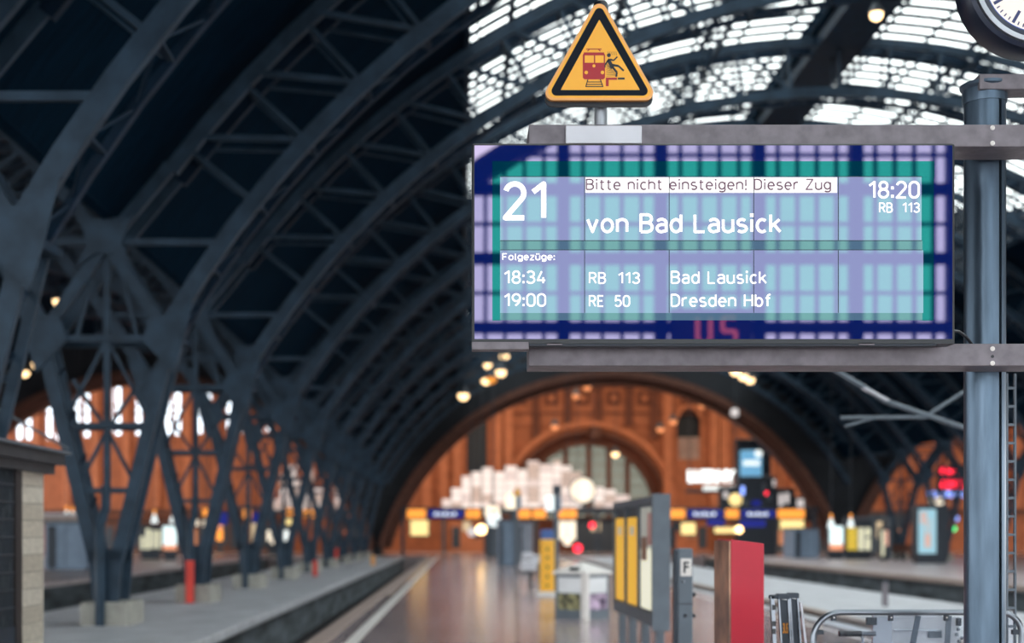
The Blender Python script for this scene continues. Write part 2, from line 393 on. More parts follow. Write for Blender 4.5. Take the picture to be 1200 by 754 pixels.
# muntins along the hall and heavy purlins
for k in range(-9, 10):
    a = k*math.radians(3.877)
    if abs(a) <= RW+.01 or a < aL or a > aR: continue
    p = cp(RS, a); MB().box(p[0]-.025, p[0]+.025, -28, YW, p[1]-.02, p[1]+.08).build('muntin', DECK, roof)
for x in (.1, 1.15, 4.1, 7.2, 15.34, 18.44, 21.4, 22.44):
    a = math.asin((x-CX)/RS); p = cp(RS-.12, a); q = cp(RS-.85, a); m = MB()
    m.box(p[0]-.07, p[0]+.07, 8, YW, p[1]-.06, p[1]+.04)
    if x in (7.2, 15.34):
        m.box(q[0]-.05, q[0]+.05, 8, YW, q[1]-.05, q[1]+.05)
        y = 8.84
        while y < YW-1.5:
            m.beam((p[0], y, p[1]), (q[0], y+.7, q[1]), .06, .06); m.beam((q[0], y+.7, q[1]), (p[0], y+1.41, p[1]), .06, .06); y += 1.413
    m.build('purlin', STEEL2, roof)
p = cp(RS-.9, 0)
MB().box(CX-.7, CX+.7, 8, YW, p[1]+.2, p[1]+.9).build('ridge_walkway', STEEL2, roof)
# glazed gable behind the camera (the shed's open end) --------------
YG = -25.0; gab = sroot('wall_rear'); HB = 6.2
def harc(x, r=RI):
    d = r*r-(x-CX)**2; return CZ+math.sqrt(d) if d > 0 else -99
m = MB(); x = 2.82-2.68*2; i = 0
while x < 27.5:
    h = harc(x)
    if h > HB+.2: MB().box(x-.17, x+.17, YG-.2, YG+.2, HB, h).build('mullion', STEEL2, gab)
    for j in range(1, 5):
        xx = x+j*2.68/5; h = harc(xx)
        if h > HB+.2: m.box(xx-.05, xx+.05, YG-.06, YG+.06, HB, h)
    x += 2.68
m.build('glazing_bars', STEEL2, gab)['kind'] = 'stuff'
m = MB(); z = 6.35; i = 0
while z < 14.5:
    hw = math.sqrt(max(0, RI**2-(z-CZ)**2)); th = .1 if i % 4 == 0 else .035
    if i % 2 == 1: MB().box(CX-hw, CX+hw, YG-.15, YG+.15, z-.15, z+.15).build('transom', STEEL2, gab)
    else: m.box(CX-hw, CX+hw, YG-.05, YG+.05, z-.045, z+.045)
    z += .95; i += 1
m.build('thin_transoms', STEEL2, gab)['kind'] = 'stuff'
MB().arc(CX, CZ, RI-.1, RI+.5, -math.radians(56), math.radians(56), YG-.4, YG+.4, 40).build('gable_arch', STEEL2, gab)
MB().box(CX-16, CX+16, YG-.3, YG+.3, HB-.5, HB).build('gable_beam', STEEL2, gab)
m = MB(); zz = [(CX+RI*math.sin(a), CZ+RI*math.cos(a)) for a in [math.radians(-55+110*i/30) for i in range(31)]]
m.prism(zz, YG-.01, YG+.01); m.build('pane', PANE, gab)

# end wall of the train shed with three great arches ----------------
wf = sroot('wall_back', (0, YW, 0)); RA = 18.15
def arch_wall(cx):
    n = 40; vs = []; fs = []
    sp = math.asin(min(1, 17.61/RA)); zb = CZ+RA*math.cos(math.radians(72))
    xs = [cx+RA*math.sin(math.radians(-72+144*i/n)) for i in range(n+1)]
    for i in range(n):
        a = math.radians(-72+144*i/n); b = math.radians(-72+144*(i+1)/n)
        m_.hexa([(cx+RA*math.sin(a), YW, CZ+RA*math.cos(a)), (cx+RA*math.sin(b), YW, CZ+RA*math.cos(b)), (cx+RA*math.sin(b), YW+1.6, CZ+RA*math.cos(b)), (cx+RA*math.sin(a), YW+1.6, CZ+RA*math.cos(a)),
                 (cx+RA*math.sin(a), YW, 26), (cx+RA*math.sin(b), YW, 26), (cx+RA*math.sin(b), YW+1.6, 26), (cx+RA*math.sin(a), YW+1.6, 26)])
m_ = MB()
for c in (-1, 0, 1): arch_wall(CX+c*PITCH)
xl = RA*math.sin(math.radians(72)); zb = CZ+RA*math.cos(math.radians(72))
for c in (-1.5, -.5, .5, 1.5):
    xm = CX+c*PITCH; m_.box(xm-(PITCH/2-xl), xm+(PITCH/2-xl), YW, YW+1.6, 0, 26)
m_.build('end_wall', ENDW, wf)
for c in (-1, 0, 1):
    MB().arc(CX+c*PITCH, CZ, RA-.45, RA+.05, -math.radians(74), math.radians(74), YW-.5, YW+.4, 60).build('archivolt', BROWN, wf)
    MB().arc(CX+c*PITCH, CZ, RA-.9, RA-.45, -math.radians(74), math.radians(74), YW+.3, YW+1.7, 60).build('arch_soffit', BROWN, wf)

# concourse hall ---------------------------------------------------
YF = 132.0; K = F/YF
wc = sroot('wall_far', (0, YF, 0))
def wx(px): return (px-VX)/K
def wz(py): return EYE+(HY-py)/K
holes = []
pairs = [(-28, 448, 512), (27, 468, 515), (62, 470, 515), (95, 450, 512), (132, 445, 510), (167, 447, 510), (202, 452, 510), (238, 452, 508), (274, 455, 508), (310, 458, 505), (345, 462, 505), (1085, 470, 505)]
for c, a, b in pairs:
    for s in (-5.5, 5.5): holes.append((wx(c+s-4), wx(c+s+4), wz(b), wz(a)))
holes.append((wx(603), wx(775), 0.01, wz(499)))       # bounding box of the great arch window
holes.append((wx(547), wx(571), wz(555), wz(488)))
holes.append((wx(793), wx(821), wz(513), wz(480)))
xs = sorted(set([-75, 85]+[h[0] for h in holes]+[h[1] for h in holes])); zs = sorted(set([0, 26]+[h[2] for h in holes]+[h[3] for h in holes]))
m = MB()
for i in range(len(xs)-1):
    z_run = None
    for j in range(len(zs)-1):
        cx_, cz_ = (xs[i]+xs[i+1])/2, (zs[j]+zs[j+1])/2
        hole = any(h[0] < cx_ < h[1] and h[2] < cz_ < h[3] for h in holes)
        if not hole and z_run is None: z_run = zs[j]
        if hole and z_run is not None: m.box(xs[i], xs[i+1], YF, YF+.9, z_run, zs[j]); z_run = None
    if z_run is not None: m.box(xs[i], xs[i+1], YF, YF+.9, z_run, zs[-1])
m.build('brick_face', BRICK, wc)
# great arch: surround filling the corners, ring mouldings, window with mullions
ax, az, ar = wx(689), wz(598), 98/K
def arch_fill(r, x0, x1, z1, y0, y1, matr, name):
    m = MB(); n = 24
    for i in range(n):
        a, b = math.radians(-90+180*i/n), math.radians(-90+180*(i+1)/n)
        xa, xb = ax+r*math.sin(a), ax+r*math.sin(b); za, zb_ = az+r*math.cos(a), az+r*math.cos(b)
        m.hexa([(xa,y0,za),(xb,y0,zb_),(xb,y1,zb_),(xa,y1,za),(xa,y0,z1),(xb,y0,z1),(xb,y1,z1),(xa,y1,z1)])
    if ax-r > x0: m.box(x0, ax-r, y0, y1, 0, z1)
    if ax+r < x1: m.box(ax+r, x1, y0, y1, 0, z1)
    return m.build(name, matr, wc)
arch_fill(90/K, wx(603), wx(775), wz(499), YF+.25, YF+.9, BRICK, 'arch_spandrel')
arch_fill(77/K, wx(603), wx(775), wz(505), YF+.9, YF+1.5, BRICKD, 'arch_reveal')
def ring(r0, r1, y0, y1, mt, nm): MB().arc(ax, az, r0/K, r1/K, -math.pi/2, math.pi/2, y0, y1, 30).build(nm, mt, wc)
ring(98, 104, YF-.35, YF+.1, BRICKL, 'arch_moulding'); ring(90, 93, YF-.2, YF+.3, BROWN, 'arch_moulding'); ring(76, 80, YF+.3, YF+.95, BROWN, 'arch_moulding')
MB().cbox(wx(691), wx(704), YF-.6, YF+.3, wz(514), wz(500), .1).build('keystone', BROWN, wc)
for px in (640, 664, 691, 715, 737):
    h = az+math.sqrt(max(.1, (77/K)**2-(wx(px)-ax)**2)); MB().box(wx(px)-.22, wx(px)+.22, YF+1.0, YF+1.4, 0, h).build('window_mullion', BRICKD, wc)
gw = glass('frosted_arch_glass', (.235,.235,.205), .1, .3, 1)
MB().box(wx(605), wx(773), YF+1.45, YF+1.5, 2.5, wz(515)).build('pane', gw, wc)
MB().box(wx(603), wx(775), YF+.85, YF+1.6, 0, 3.0).build('parapet', BRICKD, wc)
for i in range(9):
    z = 5+i*1.0; MB().box(wx(605), wx(773), YF+1.38, YF+1.45, z, z+.07).build('glazing_bar', BROWN, wc)
# window panes and frames
for c, a, b in pairs:
    for s in (-5.5, 5.5):
        x0, x1 = wx(c+s-4), wx(c+s+4)
        MB().box(x0, x1, YF+.3, YF+.33, wz(b), wz(a)).build('pane', PANE, wc)
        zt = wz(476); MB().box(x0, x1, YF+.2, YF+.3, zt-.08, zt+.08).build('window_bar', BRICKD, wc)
    MB().box(wx(c-12), wx(c+12), YF-.25, YF+.2, wz(b)-.35, wz(b)-.05).build('window_sill', BRICKL, wc)
# entablature, pilasters, recesses, square panels
for (a, b, d, mt) in ((438, 441, .5, BRICKL), (450, 454, .35, BRICKD), (484, 486, .18, BRICKD), (598, 603, .6, BROWN)):
    for (p, q) in (((-400, 603), (775, 1560)) if a > 590 else ((-400, 1560),)):
        MB().box(wx(p), wx(q), YF-d, YF+.05, wz(b), wz(a)).build('cornice', mt, wc)
for px in (583, 596, 782, 836, 848, 536, 520, 500, 900, 930):
    MB().box(wx(px-5), wx(px+5), YF-.5, YF+.05, 4, wz(455)).build('pilaster', BRICKL, wc)
for px in (628, 665, 701, 737, 766): MB().box(wx(px-5), wx(px+5), YF-.22, YF+.05, wz(499 if abs(px-690) < 50 else 515), wz(455)).build('pilaster', BRICKD, wc)  # dark raised strips stand for the recesses between the bays
for px in (10, 44, 79, 113, 149, 184, 220, 256, 292, 328, 365, 400): MB().box(wx(px-4), wx(px+4), YF-.4, YF+.05, 4, wz(440)).build('pilaster', BRICKL if px % 3 else BRICK, wc)
for px in (1000, 1040, 1068, 1110, 1150, 1190): MB().box(wx(px-5), wx(px+5), YF-.4, YF+.05, 4, wz(455)).build('pilaster', BRICKL, wc)
for px in (609, 646, 683, 719, 755, 806):
    t = MB(); t.box(wx(px-8), wx(px+8), YF-.12, YF+.05, wz(475), wz(459)); t.build('square_panel', BRICKD, wc)
    MB().cbox(wx(px-3.5), wx(px+3.5), YF-.45, YF-.1, wz(470.5), wz(463.5), .08).build('rosette', BRICKL, wc)
# niche, shutter and dark window
MB().box(wx(546), wx(572), YF+.6, YF+.8, wz(556), wz(486)).build('dark_window', BLACK, wc)
for px in (553, 559, 565): MB().box(wx(px)-.05, wx(px)+.05, YF+.5, YF+.6, wz(555), wz(488)).build('window_bar', DGREY, wc)
MB().box(wx(792), wx(822), YF+.6, YF+.85, wz(514), wz(478)).build('niche_back', BLACK, wc)
MB().arc(wx(807), wz(490), .9, 1.25, -math.pi/2, math.pi/2, YF-.2, YF+.1, 12).build('niche_hood', BRICKL, wc)
for i in range(8): MB().box(wx(795), wx(819), YF-.12, YF+.05, wz(538)+i*.26, wz(538)+i*.26+.16).build('louvre_slat', EDGE, wc)
# concourse ceiling and side closure
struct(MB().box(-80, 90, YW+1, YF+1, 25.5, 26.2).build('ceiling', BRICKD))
struct(MB().box(-76, -75, 101, YF+1, 0, 26).build('wall_left', BRICK)); struct(MB().box(85, 86, 101, YF+1, 0, 26).build('wall_right', BRICK))

# ------------------------------------------------------------------ foreground: display, beams, post, sign, clock
ZS = 7.06
def flat(px0, px1, py0, py1, z, t=.002): return MB().box(ux(px0, z), ux(px1, z), z, z+t, uz(py1, z), uz(py0, z))
def text(s, px0, px1, py0, py1, z, matr, name, parent, bold=0, ext=.001, mirror=False):
    cu = bpy.data.curves.new('t', 'FONT'); cu.body = s; cu.size = 1; cu.extrude = 0; cu.offset = bold; cu.resolution_u = 3
    ob = bpy.data.objects.new('t', cu); COL.objects.link(ob)
    dg = bpy.context.evaluated_depsgraph_get(); me = bpy.data.meshes.new_from_object(ob.evaluated_get(dg))
    bpy.data.objects.remove(ob)
    xs_ = [v.co.x for v in me.vertices]; ys_ = [v.co.y for v in me.vertices]
    a, b, c, d = min(xs_), max(xs_), min(ys_), max(ys_); off = root_of(parent)
    X_0, X_1, Z_0, Z_1 = ux(px0, z), ux(px1, z), uz(py1, z), uz(py0, z)
    for v in me.vertices:
        fx = (v.co.x-a)/(b-a); fx = 1-fx if mirror else fx
        v.co = Vector((X_0+fx*(X_1-X_0), z, Z_0+(v.co.y-c)/(d-c)*(Z_1-Z_0)))-off
    me.materials.clear(); me.materials.append(matr)
    o = bpy.data.objects.new(name, me); COL.objects.link(o); o.parent = parent
    so = o.modifiers.new('solid', 'SOLIDIFY'); so.thickness = ext; so.offset = 0
    return o
disp = thing('departure_display', U(836, 403, ZS), 'large flat train display reading 21 von Bad Lausick, hung on two steel beams', 'display')
PUR = coated('display_border_glass', (.155,.125,.165), (6,24,92), 1)
GRN = coated('display_green_film', (.008,.09,.065), (0,50,72), 1)
LGT = coated('display_lit_field', (.016,.085,.036), (146,152,200), 1)
BND = coated('display_band_film', (.035,.08,.045), (82,112,140), 1)
MB().cbox(ux(553,ZS), ux(1119,ZS), ZS, ZS+.12, uz(403,ZS), uz(168,ZS), .006).build('casing', BLACK, disp)
flat(556, 1116, 170.5, 397.5, ZS-.002).build('screen_glass', PUR, disp)
m = flat(577, 1095, 189, 208, ZS-.004); 
for a in ((577,587,208,376),(1079,1094,208,376)): m.box(ux(a[0],ZS), ux(a[1],ZS), ZS-.004, ZS-.002, uz(a[3],ZS), uz(a[2],ZS))
m.build('green_surround', GRN, disp)
flat(586, 1080, 207.5, 282, ZS-.005).build('upper_field', LGT, disp); flat(586, 1082, 293.5, 367, ZS-.005).build('lower_field', LGT, disp)
flat(586, 1081, 282, 293.5, ZS-.005).build('band', BND, disp); flat(586, 1081, 367, 375.5, ZS-.005).build('band', BND, disp)
INK = emit('display_white', (250,248,246), .95); INKD = emit('display_grey_text', (120,98,112), .9); LINE = mat('display_line', (10,40,50), .5)
m = flat(686, 981, 208, 226, ZS-.007); m.build('message_bar', INK, disp)
m = MB()
for x in (685, 784, 883, 982):
    for a, b in ((208, 282), (294, 367)): m.box(ux(x-.5,ZS), ux(x+.4,ZS), ZS-.0075, ZS-.006, uz(b,ZS), uz(a,ZS))
for y in (282.3, 293.2, 207.3): m.box(ux(586,ZS), ux(1080,ZS), ZS-.0065, ZS-.005, uz(y+.5,ZS), uz(y-.3,ZS))
m.build('grid_line', LINE, disp)
def AR(cx, cy, rx, ry, a0, a1, n=12): return [(cx+rx*math.cos(math.radians(a0+(a1-a0)*i/n)), cy+ry*math.sin(math.radians(a0+(a1-a0)*i/n))) for i in range(n+1)]
def EL(cx, cy, rx, ry): return AR(cx, cy, rx, ry, 0, 360, 22)
DOT = lambda x, y: [(x, y), (x, y+.001)]
GL = {'0':(.5,[AR(.25,.72,.25,.28,0,180)+AR(.25,.28,.25,.28,180,360)+[(.5,.72)]]),'1':(.34,[[(.02,.76),(.3,1),(.3,0)]]),
'2':(.5,[AR(.25,.73,.24,.27,165,-32)+[(0,0),(.5,0)]]),'3':(.5,[AR(.24,.76,.23,.24,155,-90)+AR(.24,.265,.26,.265,90,-160)]),
'4':(.52,[[(.28,1),(0,.24),(.52,.24)],[(.38,.5),(.38,0)]]),'5':(.5,[[(.45,1),(.07,1),(.04,.52)]+AR(.24,.31,.26,.31,125,-150)]),
'8':(.5,[EL(.25,.765,.21,.235),EL(.25,.265,.25,.265)]),'9':(.5,[EL(.25,.7,.25,.3),AR(.0,.66,.5,.66,0,-68)]),
':':(.06,[DOT(.03,.08),DOT(.03,.62)]),'!':(.06,[[(.03,1),(.03,.32)],DOT(.03,.03)]),
'B':(.5,[[(0,0),(0,1),(.26,1)]+AR(.26,.765,.21,.235,90,-90)+[(0,.53)],[(.26,.53)]+AR(.26,.265,.24,.265,90,-90)+[(0,0)]]),
'D':(.5,[[(0,0),(0,1),(.2,1)]+AR(.2,.66,.3,.34,90,0)+AR(.2,.34,.3,.34,0,-90)+[(0,0)]]),'E':(.44,[[(.44,1),(0,1),(0,0),(.44,0)],[(0,.52),(.38,.52)]]),
'F':(.44,[[(.44,1),(0,1),(0,0)],[(0,.5),(.38,.5)]]),'H':(.5,[[(0,0),(0,1)],[(.5,0),(.5,1)],[(0,.52),(.5,.52)]]),'L':(.42,[[(0,1),(0,0),(.42,0)]]),
'R':(.5,[[(0,0),(0,1),(.26,1)]+AR(.26,.75,.22,.25,90,-90)+[(0,.5)],[(.26,.5),(.5,0)]]),'Z':(.48,[[(0,1),(.48,1),(0,0),(.48,0)]]),
'a':(.4,[AR(.2,.53,.2,.2,150,0)+[(.4,0)],[(.4,.42),(.19,.42)]+AR(.19,.21,.19,.21,90,270)+[(.4,.06)]]),'b':(.44,[[(0,1),(0,0)],EL(.22,.36,.22,.36)]),
'c':(.38,[AR(.22,.36,.22,.36,50,310,16)]),'d':(.44,[[(.44,1),(.44,0)],EL(.22,.36,.22,.36)]),'e':(.44,[[(0,.37),(.44,.37)]+AR(.22,.36,.22,.36,2,312,16)]),
'f':(.3,[AR(.29,.83,.16,.17,85,180)+[(.13,0)],[(0,.7),(.3,.7)]]),'g':(.44,[EL(.22,.38,.22,.34),[(.44,.72),(.44,-.06)]+AR(.22,-.06,.22,.17,0,-145)]),
'h':(.42,[[(0,1),(0,0)],AR(.21,.5,.21,.22,180,0)+[(.42,0)]]),'i':(.06,[[(.03,.72),(.03,0)],DOT(.03,.97)]),'k':(.4,[[(0,1),(0,0)],[(.38,.72),(0,.28)],[(.14,.44),(.42,0)]]),
'l':(.1,[[(.02,1),(.02,.12)]+AR(.12,.12,.1,.12,180,270,4)]),'n':(.42,[[(0,.72),(0,0)],AR(.21,.5,.21,.22,180,0)+[(.42,0)]]),'o':(.46,[EL(.23,.36,.23,.36)]),
'r':(.28,[[(0,.72),(0,0)],AR(.22,.46,.22,.26,180,75)]),'s':(.38,[AR(.19,.545,.18,.175,40,270)+AR(.19,.185,.2,.185,90,-145)]),
't':(.3,[[(.11,.96),(.11,.14)]+AR(.25,.14,.14,.14,180,280),[(0,.72),(.3,.72)]]),'u':(.42,[[(0,.72),(0,.22)]+AR(.21,.22,.21,.22,180,360),[(.42,.72),(.42,0)]]),
'v':(.42,[[(0,.72),(.21,0),(.42,.72)]]),'z':(.38,[[(0,.72),(.38,.72),(0,0),(.38,0)]])}
GL['\u00fc'] = (.42, GL['u'][1]+[DOT(.1,.96),DOT(.32,.96)])
def strokes(sx, px0, px1, py0, py1, z, wt, matr, parent, name='lettering'):
    x = 0; segs = []
    for ch in sx:
        if ch == ' ': x += .40; continue
        wd, pl = GL[ch]; segs += [[(x+a, b) for a, b in p] for p in pl]; x += wd+.21
    tot = x-.21; hp = (py1-py0)*z/F; st = wt*hp; h = hp-st; W = (px1-px0)*z/F-st
    m = MB(); off = 0
    T = lambda p: Vector((ux(px0,z)+st/2+p[0]/tot*W, z, uz(py1,z)+st/2+p[1]*h))
    for p in segs:
        q = [T(a) for a in p]
        for a, b in zip(q[:-1], q[1:]):
            if (b-a).length > st*.05: m.beam(a, b, st, .001)
        for a in (q if len(q) > 3 or len(q) == 3 else (q if (q[-1]-q[0]).length < st*.3 else [])):
            if (q[-1]-q[0]).length < st*.05 and len(q) == 2: m.box(a.x-st*.62, a.x+st*.62, z-.0005, z+.0005, a.z-st*.62, a.z+st*.62); break
            if a is not q[0] and a is not q[-1]: m.lathe((a.x, z, a.z), [(st*.5, -.0005), (st*.5, .0005)], 8, 'Y')
    return m.build(name, matr, parent)
for sx, a, b, c, d, wt, mt in (('21',589,642,212.5,258.5,.135,INK),('Bitte nicht einsteigen! Dieser Zug',686.5,974,209.5,223,.13,INKD),
    ('von Bad Lausick',687,915.5,250,273.5,.145,INK),('18:20',1017,1078,212,233,.13,INK),('RB  113',1030,1078,237.5,249.5,.13,INK),
    ('Folgez\u00fcge:',588.5,650.5,296.8,305.3,.16,INK),('18:34',590,640,317,333,.13,INK),('19:00',590,640,343.8,359.8,.13,INK),
    ('RB  113',690,750,319,333,.13,INK),('RE  50',690,738.5,346,360,.13,INK),('Bad Lausick',786,898.5,317.5,333,.13,INK),('Dresden Hbf',786,903.5,344.5,360,.13,INK)):
    strokes(sx, a, b, c, d, ZS-.009, wt, mt, disp)
MB().cbox(ux(553,ZS), ux(620,ZS), ZS-.002, ZS+.1, uz(409.5,ZS), uz(400.5,ZS), .004).build('speaker_bar', GALV, disp)
MB().box(ux(556,ZS), ux(1098,ZS), ZS+.01, ZS+.08, uz(405,ZS), uz(402,ZS)).build('lower_lip', DGREY, disp)
for x in (650, 1016): MB().cbox(ux(x-9,ZS), ux(x+9,ZS), ZS+.0, ZS+.05, uz(404.5,ZS), uz(401.5,ZS), .002).build('latch', GALV, disp)
MB().tube([U(1117,388,ZS+.1), U(1124,389,ZS+.13), U(1132,395,ZS+.16), U(1139,404,ZS+.2)], .008, 8).build('cable', BLACK, disp, True)

ZB = 7.22
frame = thing('display_gantry', U(1154, 625, 7.62)-Vector((0,0,1.65)), 'grey steel post with two cross beams that carry the train display', 'gantry')
def rbeam(x0, x1, y0, y1, z0, dz, nm, m=GALV): return MB().box(ux(x0,z0), x1, z0, z0+dz, uz(y1,z0), uz(y0,z0)).build(nm, m, frame, False, .004)
XE = 3.6
rbeam(620, XE, 146, 172, ZB, .26, 'upper_beam'); rbeam(620, XE, 403, 429, ZB, .27, 'lower_beam')
for y in (150, 168, 409, 433-7, ): 
    MB().lathe((ux(1163,ZB), ZB, uz(y,ZB)), [(.012,0),(.012,.004),(.006,.005),(.006,.001)], 14, 'Y').build('bolt', WHITE, frame)
MB().lathe((ux(1163,ZB), ZB, uz(418,ZB)), [(.008,0),(.008,.002)], 12, 'Y').build('bolt', BLACK, frame)
# slotted round post: two shells with a dark gap
zc = 7.62; pr = 23.5*zc/F; pcx = ux(1154, zc); sl = (ux(1164.5, zc)-pcx)
def shell(a0, a1, r, z0, z1, nm, m, inner=.012):
    n = 18; vs = []; fs = []
    for i in range(n+1):
        a = a0+(a1-a0)*i/n
        for rr in (r, r-inner):
            for z in (z0, z1): vs.append((pcx+rr*math.sin(a), zc-rr*math.cos(a), z))
    for i in range(n):
        b = 4*i; fs += [(b,b+4,b+5,b+1),(b+2,b+3,b+7,b+6),(b,b+2,b+6,b+4),(b+1,b+5,b+7,b+3)]
    fs += [(0,1,3,2),(4*n,4*n+2,4*n+3,4*n+1)]
    mb = MB(); mb.raw(vs, fs); return mb.build(nm, m, frame, True)
sa = math.asin(sl/pr); topz = uz(113, zc)
shell(sa+.09, sa+math.pi-.0, pr, 0, topz, 'post_shell', POST); shell(sa-math.pi, sa-.09, pr, 0, topz, 'post_shell', POST)
MB().lathe((pcx, zc, 0), [(pr-.02,0),(pr-.02,topz-.01)], 20).build('post_core', BLACK, frame, True)
MB().lathe((pcx, zc, uz(122,zc)), [(pr+.006,0),(pr+.008,.03),(pr+.008,.07),(pr+.022,.085),(pr+.022,.1),(pr+.005,.104)], 32).build('post_cap', POST, frame, True)
MB().lathe((pcx, zc, 0), [(pr+.12,0),(pr+.12,.02),(pr+.02,.03),(pr+.02,.06)], 24).build('base_flange', POST, frame, True)
# white plate and triangular sign
MB().cbox(ux(663,ZB-.03), ux(752,ZB-.03), ZB-.035, ZB-.003, uz(168,ZB-.03), uz(147.5,ZB-.03), .003).build('white_plate', PLATE, frame)['label'] = 'light plate on the upper beam'
sg = thing('warning_sign', U(704, 147, ZB+.05), 'yellow triangular warning sign of a red train and falling figure, above the display', 'sign')
MB().tube([U(704,148,ZB+.05), U(704,20,ZB+.05)], .033, 20).build('pole', ALU, sg, True)
MB().lathe(U(704,8,ZB+.05), [(.03,-.07),(.04,-.06),(.04,.0),(.034,.02),(.02,.028)], 18).build('pole_cap', BLACK, sg, True)
ZT = ZB-.06
def rtri(p, r, n=6):
    out = []; N = len(p)
    for i in range(N):
        P = Vector(p[i]); A = (Vector(p[i-1])-P).normalized(); B = (Vector(p[(i+1) % N])-P).normalized()
        half = A.angle(B)/2; d = r/math.tan(half); c = P+(A+B).normalized()*(r/math.sin(half))
        s0 = P+A*d-c; s1 = P+B*d-c
        a0 = math.atan2(s0.y, s0.x); a1 = math.atan2(s1.y, s1.x)
        while a1-a0 > math.pi: a1 -= 2*math.pi
        while a1-a0 < -math.pi: a1 += 2*math.pi
        for k in range(n+1): a = a0+(a1-a0)*k/n; out.append((c.x+r*math.cos(a), c.y+r*math.sin(a)))
    return out
def tri_px(ap, base, l, r_, rad, z): return [(ux(x, z), uz(y, z)) for x, y in rtri([(l, base), (702.3, ap), (r_, base)], rad)]
def poly(pts, z, t=.001): return MB().prism([(ux(x, z), uz(y, z)) for x, y in pts], z, z+t)
MB().prism(tri_px(-5, 122.5, 633, 772, 9, ZT), ZT+.03, ZT+.05).build('rear_casing', BLACK, sg)
MB().prism(tri_px(-5, 117.5, 633, 772, 9, ZT), ZT, ZT+.03).build('panel', SIGNO, sg)
MB().prism(tri_px(1, 114.8, 637, 768, 7.5, ZT-.001), ZT-.001, ZT).build('yellow_rim', SIGNY, sg)
MB().prism(tri_px(3.5, 112, 642.5, 763, 5.5, ZT-.002), ZT-.002, ZT-.001).build('black_triangle', mat('sign_black',(4,16,30),.5,spec=.15), sg)
MB().prism(tri_px(23, 105.5, 657, 750, .5, ZT-.003), ZT-.003, ZT-.002).build('yellow_field', SIGNY, sg)
BL = mat('print_black', (16,26,38), .4); zp = ZT-.004
tr = MB()
tr.prism([(ux(x,zp), uz(y,zp)) for x, y in rtri([(683,62),(683,93),(709,93),(709,62)], 3)], zp, zp+.001)
tr.build('train_body', DRED, sg)
for a in ((685.2,696,65,73.5),(697.5,707.5,65,73.5)): flat(*a, zp-.001, .001).build('train_window', SIGNY, sg)
for x, y, r in ((696,77.3,1.8),(687,85,2.1),(706,85,2.1)): MB().lathe((ux(x,zp),zp,uz(y,zp)), [(r*zp/F,0),(r*zp/F,.0015)], 14, 'Y').build('headlight', SIGNY, sg)
m = MB()
for (a, b) in (((687,57.5),(705,57.5)),((688.5,60),(691,57.5)),((703.5,60),(701,57.5)),((684,62),(708,62))):
    m.beam(tuple(U(*a,zp)), tuple(U(*b,zp)), .004, .001)
m.build('pantograph', DRED, sg)
m = MB()
for (a, b, w_) in (((689,93),(686.5,101.5),.005),((703.5,93),(706.5,101.5),.005),((687.5,96),(705,96),.004),((687,99),(706,99),.004),((686,101.5),(707,101.5),.004)):
    m.beam(tuple(U(*a,zp)), tuple(U(*b,zp)), w_, .001)
m.build('rails_print', BL, sg)
m = MB()
m.lathe((ux(713.5,zp),zp,uz(64.8,zp)), [(2.3*zp/F,0),(2.3*zp/F,.0012)], 14, 'Y')
for (a, b, w_) in (((713,70),(718,80),.018),((714,69),(709,76),.008),((715,69.5),(719,71),.008),((719,71),(723.5,66.5),.007),((717,76),(725,77.5),.011),((725,77.5),(731,83),.009),((718,79),(723,85),.011),((723,85),(722,90),.009),((709,76),(709,79),.006)):
    m.beam(tuple(U(*a,zp)), tuple(U(*b,zp)), w_, .0012)
m.build('falling_figure', BL, sg)
m = MB()
for i in range(9): m.beam(tuple(U(710.5+i*.0,74+i*1.9,zp+.0006)), tuple(U(712+i*1.1+3,79+i*1.2,zp+.0006)), .0016, .0008)
for i in range(6): m.beam(tuple(U(712+i*2,60.5,zp+.0006)), tuple(U(714+i*1.7,64+i*.2,zp+.0006)), .0014, .0008)
m.build('hatching', BL, sg)
poly([(710,91),(723,91),(723,93.5),(713.3,93.5),(713.3,101),(710,101)], zp).build('platform_print', DRED, sg)
flat(724, 732, 91, 93.2, zp, .001).build('platform_print', BL, sg)
# clock
ck = thing('station_clock', U(1212, 95, 7.6), 'round station clock with white face, cut by the top right corner', 'clock')
cz_ = 7.45; cc = U(1212, -21, cz_); R = 86*cz_/F
def cyl(r, y0, y1, nm, m, n=64): return MB().lathe((cc.x, cc.y, cc.z), [(r, -y1), (r, -y0)], n, 'Y').build(nm, m, ck, True)
NAVY = mat('clock_case', (18,30,52), .35, .2, .08, 4)
MB().lathe((cc.x, cc.y, cc.z), [(R*.97,-.12),(R,-.10),(R,.06),(R*.985,.075),(R*.93,.085),(R*.92,.06)], 72, 'Y', False).build('case', NAVY, ck, True)
MB().lathe((cc.x, cc.y, cc.z), [(R*.90,.05),(R*.90,.088),(R*.84,.092),(R*.835,.06)], 72, 'Y', False).build('silver_ring', ALU, ck, True)
MB().lathe((cc.x, cc.y, cc.z), [(R*.835,.05),(R*.83,.086),(R*.75,.07),(R*.745,.05)], 72, 'Y', False).build('inner_ring', NAVY, ck, True)
MB().lathe((cc.x, cc.y, cc.z), [(R*.745,.05),(R*.745,.066),(R*.735,.066),(R*.735,.05)], 72, 'Y', False).build('blue_ring', mat('blue_ring',(50,90,190),.3), ck, True)
MB().lathe((cc.x, cc.y, cc.z), [(R*.735,.0),(R*.735,.058)], 72, 'Y').build('face', emit('clock_face',(238,230,222),.72), ck)
MK = mat('clock_marks', (50,60,110), .4); yf = cc.y-.060
